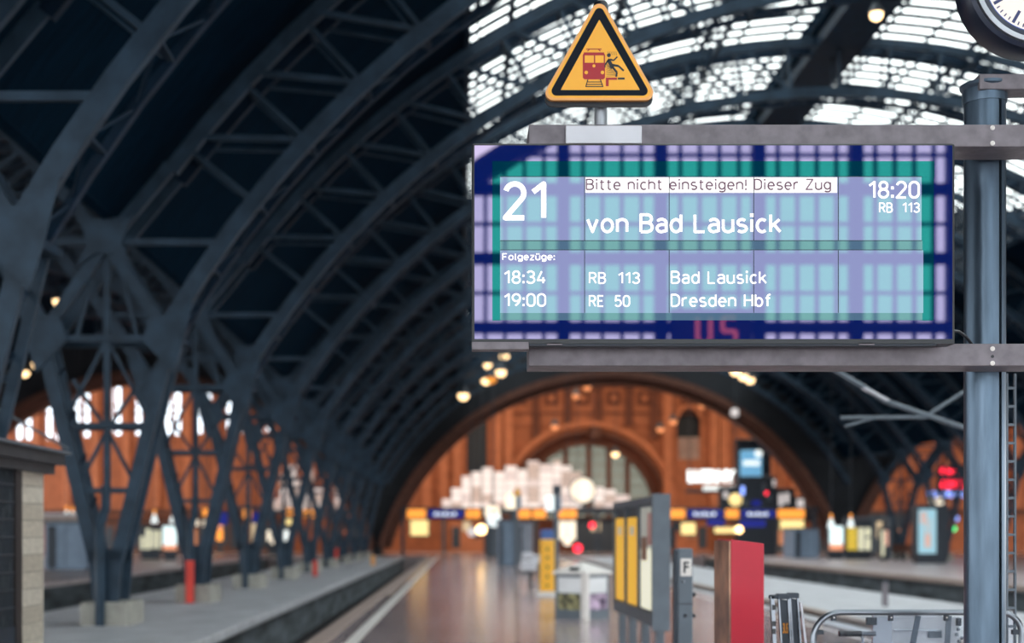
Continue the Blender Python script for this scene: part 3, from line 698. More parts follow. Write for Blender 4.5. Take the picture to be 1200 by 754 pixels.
for i in range(60):
    a = math.radians(i*6); big = i % 5 == 0; r0, r1 = (R*.52, R*.70) if big else (R*.655, R*.70)
    d = Vector((math.sin(a), 0, math.cos(a))); p = Vector((cc.x, yf, cc.z))
    MB().beam(p+d*r0, p+d*r1, .016 if big else .006, .003, (0,1,0)).build('mark', MK, ck)
for a, l, wd in ((math.radians(197), .42, .022), (math.radians(120), .62, .016)):
    d = Vector((math.sin(a), 0, math.cos(a))); p = Vector((cc.x, yf-.004, cc.z)); MB().beam(p-d*R*.12, p+d*R*l, wd, .003).build('hand', MK, ck)
MB().tube([U(1212,60,7.6), U(1212,88,7.6)], .04, 16).build('stem', POST, ck, True)
MB().box(ux(1148,7.5), 3.6, 7.5, 7.6+.06, uz(104.5,7.5), uz(86.5,7.5)).build('clock_arm', GALV, frame, False, .004)

# ------------------------------------------------------------------ things on the main platform
# red box-shaped pillar
z = 9.5; rp = thing('red_pillar', (ux(876,z), z+.28, 0), 'tall red pillar box with a sloping top and bronze side, right of the F post', 'pillar')
x0, x1 = ux(856.5,z), ux(895.5,z); zt0, zt1 = uz(632.5,z), uz(637.5,z)
xs0 = x0
MB().hexa([(x0,z,0.0),(x1,z,0.0),(x1,z+.58,0.0),(x0,z+.58,0.0),(x0,z,zt0),(x1,z,zt1),(x1,z+.58,zt1+.02),(x0,z+.58,zt0+.02)])
m = MB(); m.hexa([(x0,z,0),(x1,z,0),(x1,z+.58,0),(x0+.012,z+.58,0),(x0,z,zt0),(x1,z,zt1),(x1,z+.58,zt1),(x0+.012,z+.58,zt0)]); m.build('body', RED, rp, False, .006)
m = MB(); m.hexa([(x0-.010,z+.01,0),(x0-.002,z+.0,0),(x0-.002,z+.58,0),(x0-.010,z+.57,0),(x0-.010,z+.01,zt0-.01),(x0-.002,z,zt0-.01),(x0-.002,z+.58,zt0-.01),(x0-.010,z+.57,zt0-.01)]); m.build('side_panel', BRONZE, rp)
MB().box(x0+.005, x1-.002, z-.002, z, .86, .868).build('seam', DRED, rp)
# F marker post
z = 13.0; fp = thing('section_post', (ux(803,z), z, 0), 'slim grey marker post with a white F plate', 'marker post')
a, b = ux(794.5,z), ux(812,z)
MB().cbox(a, b, z, z+.16, 0, uz(643,z), .01).build('body', GREY, fp)
MB().box(a-.03, a-.001, z+.02, z+.14, 0, uz(645,z)).build('side_fin', DGREY, fp)
MB().cbox(ux(797.5,z), ux(810.5,z), z-.008, z-.001, uz(675.5,z), uz(655,z), .004).build('white_plate', WHITE, fp)
text('F', 801, 807.5, 658.5, 672, z-.01, BL, 'lettering', fp, .02)
for y in (697, 722):
    for x in (793.2, 813): MB().sphere(U(x,y,z+.05), .022, 8).build('knob', BLACK, fp, True)
MB().sphere(U(803,722,z), .018, 8).build('knob', BLACK, fp, True); MB().sphere(U(801,682,z), .014, 8).build('lock', CHROME, fp, True)
MB().box(a-.002, b+.002, z-.003, z+.1, uz(708.6,z), uz(707.6,z)).build('seam', BLACK, fp)
# timetable board (three bays seen at a sharp angle)
tb = thing('timetable_board', (2.5, 19.2, 0), 'long grey notice board with two yellow timetables and one white poster', 'notice board')
p0 = Vector((ux(733.5,21.2), 21.2, 0)); p1 = Vector((ux(783,17.4), 17.4, 0)); dv = p1-p0; L = dv.length; dn = dv/L; nn = Vector((-dn.y, dn.x, 0));
if nn.x > 0: nn = -nn
def tbx(s0, s1, o0, o1, z0, z1, nm, m_):
    q = [p0+dn*s0*L+nn*o0, p0+dn*s1*L+nn*o0, p0+dn*s1*L+nn*o1, p0+dn*s0*L+nn*o1]
    mb = MB(); mb.hexa([(v.x,v.y,z0) for v in q]+[(v.x,v.y,z1) for v in q]); return mb.build(nm, m_, tb)
tbx(0, 1, 0, .14, .50, 2.1, 'case', DGREY)
for a, b in ((0,.02),(.315,.345),(.645,.675),(.975,1.01)): tbx(a, b, .14, .19, .52, 2.06, 'frame_bar', GREY)
tbx(0, 1, .14, .19, 2.0, 2.1, 'frame_bar', GREY); tbx(0, 1, .14, .19, .50, .66, 'frame_bar', GREY)
YELT = emit('timetable_backlit', (250,190,60), .62); tbx(.03,.31,.145,.165,.68,1.86,'timetable',YELT)['label']='yellow timetable sheet'; tbx(.36,.64,.145,.165,.68,1.86,'timetable',YELT)['label']='yellow timetable sheet'
tbx(.69,.96,.145,.165,.68,1.98,'poster',PAPER)
pm = [emit('poster_lit_cream', (240,238,214), .75), mat('poster_brown', (150,110,90), .7), mat('poster_pink', (214,160,150), .7)]
tbx(.70,.94,.167,.170,.69,1.45,'poster_sheet',pm[0]); tbx(.86,.95,.171,.174,1.5,1.9,'poster_picture',pm[2]); tbx(.72,.84,.171,.174,1.3,1.6,'poster_picture',pm[1])
for s in (.12, .22, .30, ): pass
for s0 in (.1, .43, .76): tbx(s0, s0+.1, .166, .168, 1.62, 1.74, 'pale_label', PAPER)
for s in (.02, .3, .62, .93): tbx(s, s+.028, .02, .12, 0, .5, 'leg', GREY)
tbx(1.0, 1.012, -.02, .2, .45, 2.13, 'end_cap', GREY)
# recycling station
z = 27.0; cx_ = ux(686,z); rb = thing('recycling_bin', (cx_, z+.5, 0), 'square waste station with pictured sides and white pyramid lid, left of the board', 'bin')
ang = math.radians(47); s_ = .70; c_, n_ = math.cos(ang), math.sin(ang)
def rq(u, v): return (cx_+u*c_-v*n_, z+u*n_+v*c_)     # u to right-back, v to left-back
def rbx(u0,u1,v0,v1,z0,z1,nm,m_):
    q=[rq(u0,v0),rq(u1,v0),rq(u1,v1),rq(u0,v1)]; mb=MB(); mb.hexa([(a[0],a[1],z0) for a in q]+[(a[0],a[1],z1) for a in q]); return mb.build(nm,m_,rb)
LG = mat('bin_pale_grey', (232,234,236), .5, 0, .06, 3); OL = mat('plant_print', (176,170,120), .6, 0, .5, 7, col2=(24,26,24)); PU = mat('flower_print', (222,196,224), .6, 0, .5, 7, col2=(44,26,60))
rbx(0.02,s_,.02,s_,0,.86,'body',GREY)
for sgn, mt, uv in ((0,OL,'v'),(1,PU,'u')):
    def fc(t0,t1,d0,d1,z0,z1,nm,m_):
        return rbx(t0,t1,d0,d1,z0,z1,nm,m_) if uv=='u' else rbx(d0,d1,t0,t1,z0,z1,nm,m_)
    fc(.1,s_-.02,-.012,.02,.50,.80,'pale_panel',LG); fc(.1,s_-.02,-.014,.02,.18,.48,'picture_panel',mt)
    fc(.08,s_,-.016,.02,.80,.86,'frame',GREY); fc(.08,s_,-.016,.02,0,.16,'frame',GREY)
rbx(-.03,.09,-.03,.09,0,.9,'corner_post',WHITE); rbx(s_-.04,s_+.02,-.02,.04,0,.86,'corner_post',GREY); rbx(-.02,.04,s_-.04,s_+.02,0,.86,'corner_post',GREY)
q=[rq(-.06,-.06),rq(s_+.06,-.06),rq(s_+.06,s_+.06),rq(-.06,s_+.06)]; cq=rq(s_/2,s_/2)
mb=MB(); mb.raw([(a[0],a[1],.86) for a in q]+[(a[0],a[1],.9) for a in q]+[(cq[0]-.0,cq[1],1.1)],[(3,2,1,0),(0,1,5,4),(1,2,6,5),(2,3,7,6),(3,0,4,7),(4,5,8),(5,6,8),(6,7,8),(7,4,8)]); mb.build('lid',WHITE,rb)
q1=rq(-.02,.25); MB().cbox(q1[0]-.1,q1[0]+.1,q1[1]-.02,q1[1]+.02,.93,1.0,.005).build('opening',BLACK,rb)
# yellow column further along
z = 37.7; yc = thing('yellow_column', (ux(641.5,z), z+.15, 0), 'tall yellow column with a blue head and dark print, on the platform', 'column')
MB().cbox(ux(633,z), ux(650,z), z, z+.35, 0, uz(632.5,z), .02).build('body', YELLOW, yc)
MB().cbox(ux(634,z), ux(649,z), z+.02, z+.32, uz(632.5,z), uz(621,z), .02).build('head', mat('blue_head',(60,96,160),.4), yc)
for y in (642, 652, 663, 674, 685): flat(640, 643, y, y+4, z-.006, .006).build('print', mat('brown_print',(150,110,40),.6), yc)
m = MB().cbox(ux(630,z-1), ux(655,z-1), z-.6, z+.4, 0, .1, .02); m.build('base', WHITE, yc)
# slim mast with round lamp, right beside it
z = 38.5; ms = thing('signal_mast', (ux(652,z), z, 0), 'slim grey mast with dark head behind the yellow column', 'mast')
MB().tube([(ux(652,z),z,0),(ux(652,z),z,uz(575,z))], .06, 10).build('pole', GREY, ms, True)
MB().cbox(ux(648,z), ux(657,z), z-.1, z+.1, uz(580,z), uz(569,z), .02).build('head', DGREY, ms)

# foreground luggage frame, trolley and folded signs --------------------------------
z = 8.3; lf = thing('luggage_barrier', (ux(1068,z), z, 0), 'bent tubular steel frame with a pale panel, at the foot of the post', 'barrier')
def P(px, py, zz=z): return U(px, py, zz)
pts = [P(953,836)]+[P(953,754)]
for i in range(9):
    a = math.pi-math.pi/2*i/8; pts.append(P(985+32*math.cos(a), 750-32*math.sin(a)))
pts.append(P(1070,718))
for i in range(9):
    a = math.pi/2-math.pi/2*i/8; pts.append(P(1172+25*math.cos(a), 743-25*math.sin(a)))
pts.append(P(1197,790)); pts[0].z = 0; pts.append(Vector((pts[-1].x, pts[-1].y, 0)))
MB().tube(pts, .018, 14).build('tube', CHROME, lf, True)
MB().box(ux(965,z), ux(1190,z), z+.006, z+.012, .1, uz(723,z)).build('panel', glass('clear_panel', (.95,.97,1), .015, .2, .96), lf)
for x, y in ((977,724),(1044,724),(1109,724),(1175,724)): 
    MB().cbox(ux(x-2.5,z), ux(x+2.5,z), z-.01, z+.02, uz(y+4,z), uz(y-5,z), .003).build('bracket', DGREY, lf)
    MB().lathe(P(x,y), [(.005,0),(.005,.013)], 10, 'Y').build('screw', WHITE, lf)
for x, y in ((961,741),(1190,741)): MB().cbox(ux(x-4,z), ux(x+4,z), z-.01, z+.02, uz(y+3,z), uz(y-2.5,z), .003).build('bracket', DGREY, lf)
z2 = 8.6
lt = thing('luggage_trolley', (ux(1080,z2), z2+.3, 0), 'grey metal luggage trolley with a black grip, behind the tubular frame', 'trolley')
def fl(px0, px1, y0, y1, zz, t, nm, m_, par): return MB().cbox(ux(px0,zz), ux(px1,zz), zz, zz+t, uz(y1,zz), uz(y0,zz), .003).build(nm, m_, par)
MB().box(ux(1023,z2), ux(1045,z2), z2, z2+.03, 0, uz(722,z2)).build('upright', ALU, lt)
MB().box(ux(1046,z2), ux(1128,z2), z2+.05, z2+.07, .12, uz(724,z2)).build('backboard', ACRYL, lt)
fl(1048,1104,738,740,z2+.04,.01,'rib',ALU,lt); fl(1046,1104,721,723,z2+.04,.02,'rib',ALU,lt)
MB().beam(P(1076,722,z2-.02), P(1066,775,z2-.02), .032, .012).build('strap', GREY, lt); MB().beam(P(1112,722,z2-.02), P(1108,790,z2-.02), .03, .012).build('strap', GREY, lt)
MB().tube([P(983,743,z2), P(1009,743,z2)], .019, 14).build('grip', BLACK, lt, True); MB().tube([P(1009,743,z2), P(1026,743,z2)], .015, 12).build('handle_bar', CHROME, lt, True)
MB().tube([P(1007,744,z2), P(1011,749,z2), P(1011,775,z2)], .008, 8).build('brake_rod', CHROME, lt, True)
fl(1016,1028,724,733,z2-.03,.03,'clamp',DGREY,lt); fl(1122,1127,725,734,z2,.03,'clamp',DGREY,lt); fl(1088,1104,740,748,z2+.035,.01,'label_plate',GREY,lt)
MB().box(ux(1170,z2), ux(1192,z2), z2+.05, z2+.07, .12, uz(728,z2)).build('side_board', ACRYL, lt)
for i,(x,y) in enumerate(((1123,738),(1121,744),(1127,748),(1124,752))): MB().sphere(P(x,y,z2-.01), .012, 6).build('rivet', CHROME, lt, True)
MB().box(ux(1023,z2), ux(1192,z2), z2-.0, z2+.9, .1, .16).build('deck', ALU, lt)
for x in (1035,1180):
    for yy in (z2+.1, z2+.8): MB().lathe((ux(x,z2), yy, .06), [(.06,-.02),(.06,.02)], 14, 'Y').build('wheel', BLACK, lt)
zf = 8.6
def leaf(x0, x1, yt, lean, lbl, first):
    t = thing('folded_sign', (ux((x0+x1)/2,zf), zf+.1, 0), lbl, 'board')
    A = U(x0,yt,zf); B = U(x1,yt+2,zf); z0 = 0
    dx = lean*zf/F
    b = MB(); b.hexa([(A.x+dx,zf,0),(B.x+dx,zf,0),(B.x+dx,zf+.03,0),(A.x+dx,zf+.03,0),(A.x,zf,A.z),(B.x,zf,B.z),(B.x,zf+.03,B.z),(A.x,zf+.03,A.z)]); b.build('board', DGREY, t)
    for X_ in (A.x, B.x): MB().beam((X_+dx,zf-.004,0), (X_,zf-.004,A.z+.01), .009, .03, (0,1,0)).build('edge_rail', CHROME, t)
    MB().cbox(A.x-.01, B.x+.01, zf-.02, zf+.05, A.z-.002, A.z+.03, .006).build('top_clip', DGREY, t)
    for k in range(3): MB().cbox(B.x+dx*(k*.06)-.0, B.x+dx*(k*.06)+.02, zf-.015, zf+.01, A.z-.12-.11*k, A.z-.08-.11*k, .003).build('hinge', BLACK, t)
    return t
l1 = leaf(912, 923, 702, 14, 'left dark folding board with orange digits between red pillar and tubular frame', True)
text('3U5', 917.5, 923.5, 730.5, 743, zf-.008, mat('orange_print',(214,140,50),.5), 'lettering', l1, .02)
l2 = leaf(925, 934, 701, 16, 'right dark folding board leaning beside the tubular frame', False)
l3 = thing('folded_stand', (ux(906,zf), zf+.02, 0), 'pale metal upright of the folded boards, nearest to the red pillar', 'stand')
MB().beam(U(904.5,699,zf), U(911,836,zf), .022, .04).build('rail', CHROME, l3); MB().cbox(ux(902,zf), ux(911,zf), zf-.02, zf+.04, uz(702,zf), uz(697.5,zf), .006).build('clip', DGREY, l3)
for y in (712, 731, 740): MB().cbox(ux(904,zf), ux(908,zf), zf-.03, zf, uz(y+3,zf), uz(y-3,zf), .003).build('hinge', BLACK, l3)
z = 8.35; l4 = MB().beam(U(938,706,zf), U(949,800,zf), .014, .03).build('folded_stand', PLATE); tag(l4, 'slim pale metal strip leaning between folded boards and tubular frame', 'rail')

# ladder-like cable rail behind the post
z = 8.4; cr = thing('cable_ladder', (ux(1185,z), z, 0), 'narrow vertical steel ladder rail right of the display post', 'ladder')
for x in (1180.5, 1190): MB().box(ux(x,z)-.006, ux(x,z)+.006, z, z+.02, 0, uz(438,z)).build('rail', GREY, cr)
for i in range(14):
    y = 455+i*21.5; MB().box(ux(1180.5,z), ux(1190,z), z+.002, z+.016, uz(y+1.5,z), uz(y-1.5,z)).build('rung', GREY, cr)
# overhead line bracket behind
z = 16.5; ob = thing('catenary_bracket', U(1150, 480, z), 'grey overhead line bracket with insulator under the lower beam', 'bracket')
MB().tube([U(975,432,z), U(1014,455,z), U(1036,470,z), U(1160,512,z)], .03, 8).build('stay', GREY, ob, True)
MB().tube([U(985,490,z), U(1090,489,z)], .022, 8).build('arm', GREY, ob, True); MB().tube([U(990,500,z), U(1022,491,z)], .015, 8).build('steady_arm', GREY, ob, True)
MB().tube([U(1090,485,z), U(1160,440,z)], .022, 8).build('brace', GREY, ob, True)
m = MB()
for k in range(7): m.lathe(U(1014+k*4,456+k*2.2,z), [(.02,-.02),(.05,0),(.02,.02)], 10)
m.build('insulator', PLATE, ob, True)

MB().tube([(ux(1158,z),z,0),(ux(1158,z),z,uz(425,z))], .09, 12).build('mast', GREY, ob, True)
# booth at left -----------------------------------------------------------
bt = thing('tiled_booth', (-4.9, 14.8, 0), 'small booth with cream tiled pillar and dark flat roof, cut by the left edge', 'booth')
bx = -4.5
MB().box(-7.6, bx, 12.0, 15.22, 0, 2.3).build('core', DGREY, bt)
nt_ = 13
for i in range(nt_):
    m = MB().cbox(bx, bx+.03, 14.41, 15.21, i*.178+.004, (i+1)*.178-.002, .005); m.build('tile', TILE[i % 3], bt)
for i in range(nt_): MB().cbox(-5.3, bx+.03, 15.215, 15.245, i*.178+.004, (i+1)*.178-.002, .005).build('tile', TILE[(i+1) % 3], bt)
MB().box(bx, bx+.012, 14.39, 15.25, 0, 2.31).build('grout', DGREY, bt)
MB().box(bx, bx+.06, 14.2, 14.40, 0, 2.3).build('window_post', mat('dark_brown_frame',(40,34,36),.6), bt)
MB().box(bx+.002, bx+.02, 12.6, 14.2, .72, 2.3).build('window_glass', mat('dim_window',(86,90,88),.25,0,.5,5,0,(1,1,1),col2=(44,50,56)), bt)
for i in range(9): MB().box(bx+.02, bx+.045, 12.6, 14.2, .9+i*.175, .915+i*.175).build('lattice_bar', DGREY, bt)
for i in range(16): MB().box(bx+.02, bx+.04, 12.65+i*.1, 12.665+i*.1, .72, 2.3).build('lattice_bar', DGREY, bt)
MB().box(bx+.002, bx+.05, 12.2, 14.2, 0, .72).build('lower_panel', mat('booth_dark_panel',(30,44,58),.5), bt)
MB().box(-8, bx+.2, 11.6, 15.45, 2.38, 2.50).build('roof', ROOFM, bt); MB().box(-8, bx+.12, 11.6, 15.35, 2.28, 2.38).build('fascia', ROOFM, bt); MB().box(-8, bx+.26, 11.6, 15.5, 2.50, 2.53).build('roof_edge', GREY, bt)
cb = MB().tube([U(-40,463,20), U(2,482,20.5), U(79,526,22)], .022, 8).build('stay_rod', GREY, None, True); tag(cb, 'thin slanting metal rod above the booth roof at the left', 'rod')

# ------------------------------------------------------------------ lamps, signs and far objects
def lamp(px, py, z, r, m_, label, group='hanging lamps under the roof'):
    c = U(px, py, z); t = thing('pendant_lamp', c, label, 'lamp', group)
    MB().lathe((c.x,c.y,c.z), [(r*.5,r*1.9),(r*.7,r*1.2),(r*1.25,r*.35),(r*1.3,r*.2)], 12).build('shade', DGREY, t, True)
    MB().sphere((c.x,c.y,c.z), r, 8).build('bulb', m_, t, True)
    top = 25.5 if c.y > YW else math.sqrt(RS**2-(((c.x-CX+PITCH/2) % PITCH)-PITCH/2)**2)+CZ
    if True: MB().tube([(c.x,c.y,c.z+r*1.8),(c.x,c.y,top)], .02, 6).build('rod', DGREY, t)
    return t
W3 = emit('sodium_lamp', (255,214,158), 3.2)
W4 = emit('sodium_lamp_bright', (255,214,158), 5)
for px, py, z, r, s in ((1027,17,36,.16,'top right between two arches'),(930,137,50,.16,'above the upper beam, right'),(622,127,46,.19,'right one of the pair left of the warning sign'),(606,137,48,.19,'left one of the pair left of the warning sign')):
    lamp(px, py, z, r, W4, 'warm lamp under the glazed roof, '+s)
for px, py, s in ((591,418,'topmost of the cluster'),(572,428.5,'left of the cluster'),(587,436,'right of the cluster'),(576,444,'orange one of the cluster'),(569.5,446,'lowest of the cluster'),(543,463.5,'left of the cluster, on its own')):
    lamp(px, py, 86+(px*7) % 19, .33, W3 if 'orange' not in s else ORANGE_L, 'round warm lamp below the display left end, '+s)
for px, py, s in ((862,435,'leftmost'),(871,441,'middle'),(879,445,'rightmost')): lamp(px, py, 84+(px-862)*.6, .3, W3, 'round warm lamp below the lower beam, %s of three' % s)
for px, py, s in ((16,441,'left'),(29,437,'middle'),(43,427,'right')): lamp(px, py, 92, .3, W3, '%s of three warm lamps at far left under the roof' % s, 'lamps in the left hall')
lamp(68, 353, 60, .22, W3, 'single warm lamp high between two left columns', 'lamps in the left hall')
WD = emit('dim_orange_lamp', (240,150,96), 1.3)
for i, (px, py) in enumerate(((583,470),(675,464),(694,438),(688,454),(650,500),(721,532),(823,475),(789,494),(774,503),(569,478),(862,484))):
    lamp(px, py, 116, .3, WD if px not in (721,) else W3, 'small orange lamp in front of the brick facade, %s' % ('at the upper left','above the great arch left','under the lower beam','just left of the centre panel','above the left arch curve','over the arch window','right of the last square panel','beside the niche','left of the niche','next to the dark window','at the right arch edge')[i], 'lamps of the concourse')
# big bright clock and signs above the concourse
z = 100.45; kc = thing('platform_clock', U(683, 590, z), 'glowing round clock in front of the arch window', 'clock')
MB().lathe(U(683,575,z), [(.95,-.1),(.95,.1)], 28, 'Y').build('case', DGREY, kc); MB().lathe(U(683,575,z), [(.86,.1),(.86,.12)], 28, 'Y').build('face', WARMW, kc)
MB().tube([U(683,590,z), U(683,600,z)], .1, 8).build('stem', DGREY, kc)
n_ = 0
def sign(px0, px1, y0, y1, z, m_, label, name='platform_sign', cat='sign', group=None, hang=None, txt=None, tm=None):
    t = thing(name, U((px0+px1)/2, y1, z), label, cat, group)
    MB().cbox(ux(px0,z), ux(px1,z), z, z+.3, uz(y1,z), uz(y0,z), .04).build('casing', DGREY, t)
    i = 1.2
    MB().cbox(ux(px0+i,z), ux(px1-i,z), z-.03, z, uz(y1-i,z), uz(y0+i,z), .01).build('lit_face', m_, t)
    if hang:
        for f in (.25, .75): MB().tube([(ux(px0+(px1-px0)*f,z), z+.15, uz(y0,z)), (ux(px0+(px1-px0)*f,z), z+.15, uz(597,z) if hang == 597 else roof_h(ux(px0,z), z))], .025, 6).build('hanger', DGREY, t)
    if txt:
        for q in range(5): MB().box(ux(px0+8+q*(px1-px0-16)/5,z), ux(px0+8+(q+.7)*(px1-px0-16)/5,z), z-.06, z-.03, uz(y1-3.5,z), uz(y0+4+(q%2),z)).build('letter', COOLW, t)
    if False: text(txt, px0+9, px1-9, y0+4, y1-4, z-.06, tm, 'lettering', t, .02)
    return t
def post(px, y0, z, par, wdt=.06): pass
# girder that carries the row of signs at the platform heads
gd = thing('sign_girder', (11, 100.4, 0), 'long dark girder across the platform heads carrying orange and blue signs', 'girder')
MB().box(ux(470,100.3), ux(960,100.3), 100.35, 100.6, uz(599,100.3), uz(595,100.3)).build('beam', DGREY, gd)
for px in (472, 600, 700, 790, 955): MB().box(ux(px,100.3)-.12, ux(px,100.3)+.12, 100.35, 100.6, 0, uz(597,100.3)).build('post', DGREY, gd)
for a, b, s in ((476,500,'far left'),(545,564,'left of centre'),(606,623,'left one of the touching pair'),(623,641,'right one of the touching pair'),(653,677,'right of the yellow column'),(784,804,'beside the notice board'),(849,867,'between blue boards'),(910,944,'long, at the right')):
    sign(a, b, 596, 609, 100, ORANGE_L, 'orange lit platform sign, '+s, group='orange signs on the girder', txt=None)
for a, b, s, tx in ((501,544,'left','Gleis 20'),(805,848,'middle','Gleis 22'),(868,909,'right','Gleis 23')):
    sign(a, b, 597, 608, 100, BLUE_L, 'blue board with white letters in the girder row, '+s, group='blue boards on the girder', txt=tx, tm=COOLW)
for a, b, y0, y1, m_, s in ((480,503,609,629,YELL_L,'yellow white box sign under the leftmost orange sign'),(654,676,610,634,WARMW,'white box sign under the orange sign right of the yellow column'),(913,943,609,622,YELL_L,'yellow white box sign under the long orange sign'),(797,816,612,628,YELL_L,'yellow lit box above the F post'),(836,864,617.5,626,YELL_L,'flat yellow lit strip above the red pillar'),(828,850,608,617,BLUE_L,'small blue board under the middle blue board'),(866,898,609,619,BLUE_L,'small blue board under the right blue board')):
    sign(a, b, y0, y1, 100.03, m_, s, hang=597)
for px, py, m_, s in ((599,588,WARMW,'large'),(646,590,COOLW,'small')):
    z=70; t=thing('globe_sign', U(px, py+8, z), '%s round white lit sign on a blue back near the platform end' % s, 'sign'); r=(9 if s=='large' else 6)*z/F
    MB().cbox(ux(px+2,z), ux(px+12,z), z+.1, z+.25, uz(py+10,z), uz(py-9,z), .03).build('back', BLUEG, t); MB().cbox(ux(px-7,z), ux(px+7,z), z-.1, z+.1, uz(py+9,z), uz(py-9,z), .1).build('lit_face', m_, t)
    MB().tube([(ux(px+5,z),z+.3,0),(ux(px+5,z),z+.3,uz(py-9,z))], .08, 8).build('pole', GREY, t, True)
t = thing('warning_sign', U(606, 580, 66), 'tiny distant yellow warning triangle above the white round sign', 'sign')
MB().prism([(ux(600,66),uz(581,66)),(ux(612,66),uz(581,66)),(ux(606,66),uz(570,66))], 66, 66.05).build('panel', SIGNY, t); MB().tube([(ux(606,66),66.1,0),(ux(606,66),66.1,uz(575,66))], .06, 8).build('pole', GREY, t)
# shop lettering and screens
ls = thing('shop_sign', U(835, 575, 118), 'glowing white shop lettering in two lines below the niche', 'sign')
for px in (808,860): MB().tube([U(px,574,118.4), (ux(px,118.4),118.4,25.5)], .05, 6).build('hanger', DGREY, ls)
MB().box(ux(804,118.3), ux(864,118.3), 118.3, 118.5, uz(578,118.3), uz(574,118.3)).build('support', DGREY, ls)
text('LUERNY', 806, 862, 551, 566, 118, emit('shop_letters',(240,250,250),2.0), 'lettering', ls, .06, .1)
for i in range(9): MB().box(ux(824+i*4.2,118), ux(827.4+i*4.2,118), 117.95, 118.05, uz(575,118), uz(569.5,118)).build('small_letter', COOLW, ls)
gk = thing('billboard_tower', U(881, 610, 112), 'dark steel tower carrying a pale blue screen in the concourse', 'screen')
MB().cbox(ux(864,112), ux(905,112), 112.3, 113, 0, uz(514,112), .1).build('tower', DGREY, gk); MB().cbox(ux(868,112), ux(893,112), 112, 112.3, uz(563,112), uz(528,112), .1).build('screen', SKYB_L, gk)
MB().box(ux(871,112), ux(890,112), 111.9, 112, uz(546,112), uz(540,112)).build('screen_text', COOLW, gk); MB().sphere(U(889,532,112), .3, 8).build('lamp', COOLW, gk); MB().box(ux(882,112), ux(886,112), 112.0, 112.3, uz(595,112), uz(564,112)).build('light_strip', GREY, gk)
rs = thing('neon_sign', U(1116, 583, 108), 'two-line red neon shop sign with blue row below, left of the post', 'sign')
MB().box(ux(1099,108.2), ux(1150,108.2), 108.2, 108.5, uz(583,108.2), uz(545,108.2)).build('back', DGREY, rs)
text('Curry &', 1102, 1140, 548, 558, 108, RED_L, 'lettering', rs, .05, .1); text('Chicken', 1102, 1142, 562, 573, 108, RED_L, 'lettering', rs, .05, .1)
for a, b in ((1086,1098),(1105,1117),(1119,1130)): MB().cbox(ux(a,108), ux(b,108), 107.9, 108.1, uz(583,108), uz(576,108), .1).build('lit_panel', BLUEW_L, rs)
def blob(px, py, z, r, m_, label, group): 
    c = U(px,py,z); t = thing('globe_lamp', c, label, 'lamp', group); MB().sphere((c.x,c.y,c.z), r, 8).build('globe', m_, t, True)
    MB().lathe((c.x,c.y,c.z), [(r*.3,r*.9),(r*.4,r*1.2)], 8).build('cap', DGREY, t)
    MB().tube([(c.x,c.y,c.z+r),(c.x,c.y,roof_h(c.x,c.y))], .02, 6).build('hanger', DGREY, t); return t
for i,(px,py,r,m_,s) in enumerate(((862,586,.45,YELL_L,'pale yellow, below the shop lettering'),(866,621,.25,WARM_L,'above the red pillar'),(1091,587,.3,WARMW,'left under the neon sign'),(1101,589,.35,WARMW,'right under the neon sign'),(577,601,.5,WARMW,'upper one above the grey kiosks'),(579,610,.45,COOLW,'lower one above the grey kiosks'),(564,621,.33,WARM_L,'small, left of the grey kiosks'),(553,624,.3,PINKW,'pink, left of the grey kiosks'),(665,635,.3,WARMW,'under the white box sign'),(861,484,.3,PINKW,'pinkish, under the right arch'),
    (1120,608,.2,BLUEW_L,'bluish, between ad case and post'),(1117,620,.2,GREEN_L,'green signal beside the post'),(694,616,.22,RED_L,'red signal left of the notice board'),(677,643,.3,RED_L,'red tail light above the waste station'))):
    blob(px, py, (97 if px > 600 else 90)-1.6*(i % 2)+(i//6), r, m_, 'round glowing lamp, '+s, 'small lamps at the platform heads')
gl = thing('dark_blocks', (ux(905,110), 110.5, 0), 'dark blocks with small lit panes, added to darken the far wall under the blue screen', 'shop')  # blocks added to darken this stretch of the far wall
for (a, b, y0) in ((846,866,570),(866,912,558),(912,934,572),(934,960,582)): MB().cbox(ux(a,110), ux(b,110), 110.6, 111.6, 0 if a == 866 else uz(612,110), uz(y0,110), .05).build('panel', DGREY, gl)
for i, (px, py, w_, h_, m_) in enumerate(((852,580,5,8,PINKW),(872,575,4,10,BLUEW_L),(897,572,4,12,GREY),(903,583,5,8,GREY),(917,586,5,14,PINKW),(924,584,5,12,PINKW),(940,590,8,10,PINKW),(951,588,6,12,CPX),(900,578,3,4,RED_L),(888,590,10,6,BLUE_L),(876,590,5,8,GREY),(909,566,3,8,PINKW))):
    MB().cbox(ux(px-w_/2,110), ux(px+w_/2,110), 110.5, 110.6, uz(py+h_/2,110), uz(py-h_/2,110), .02).build('window', m_, gl)
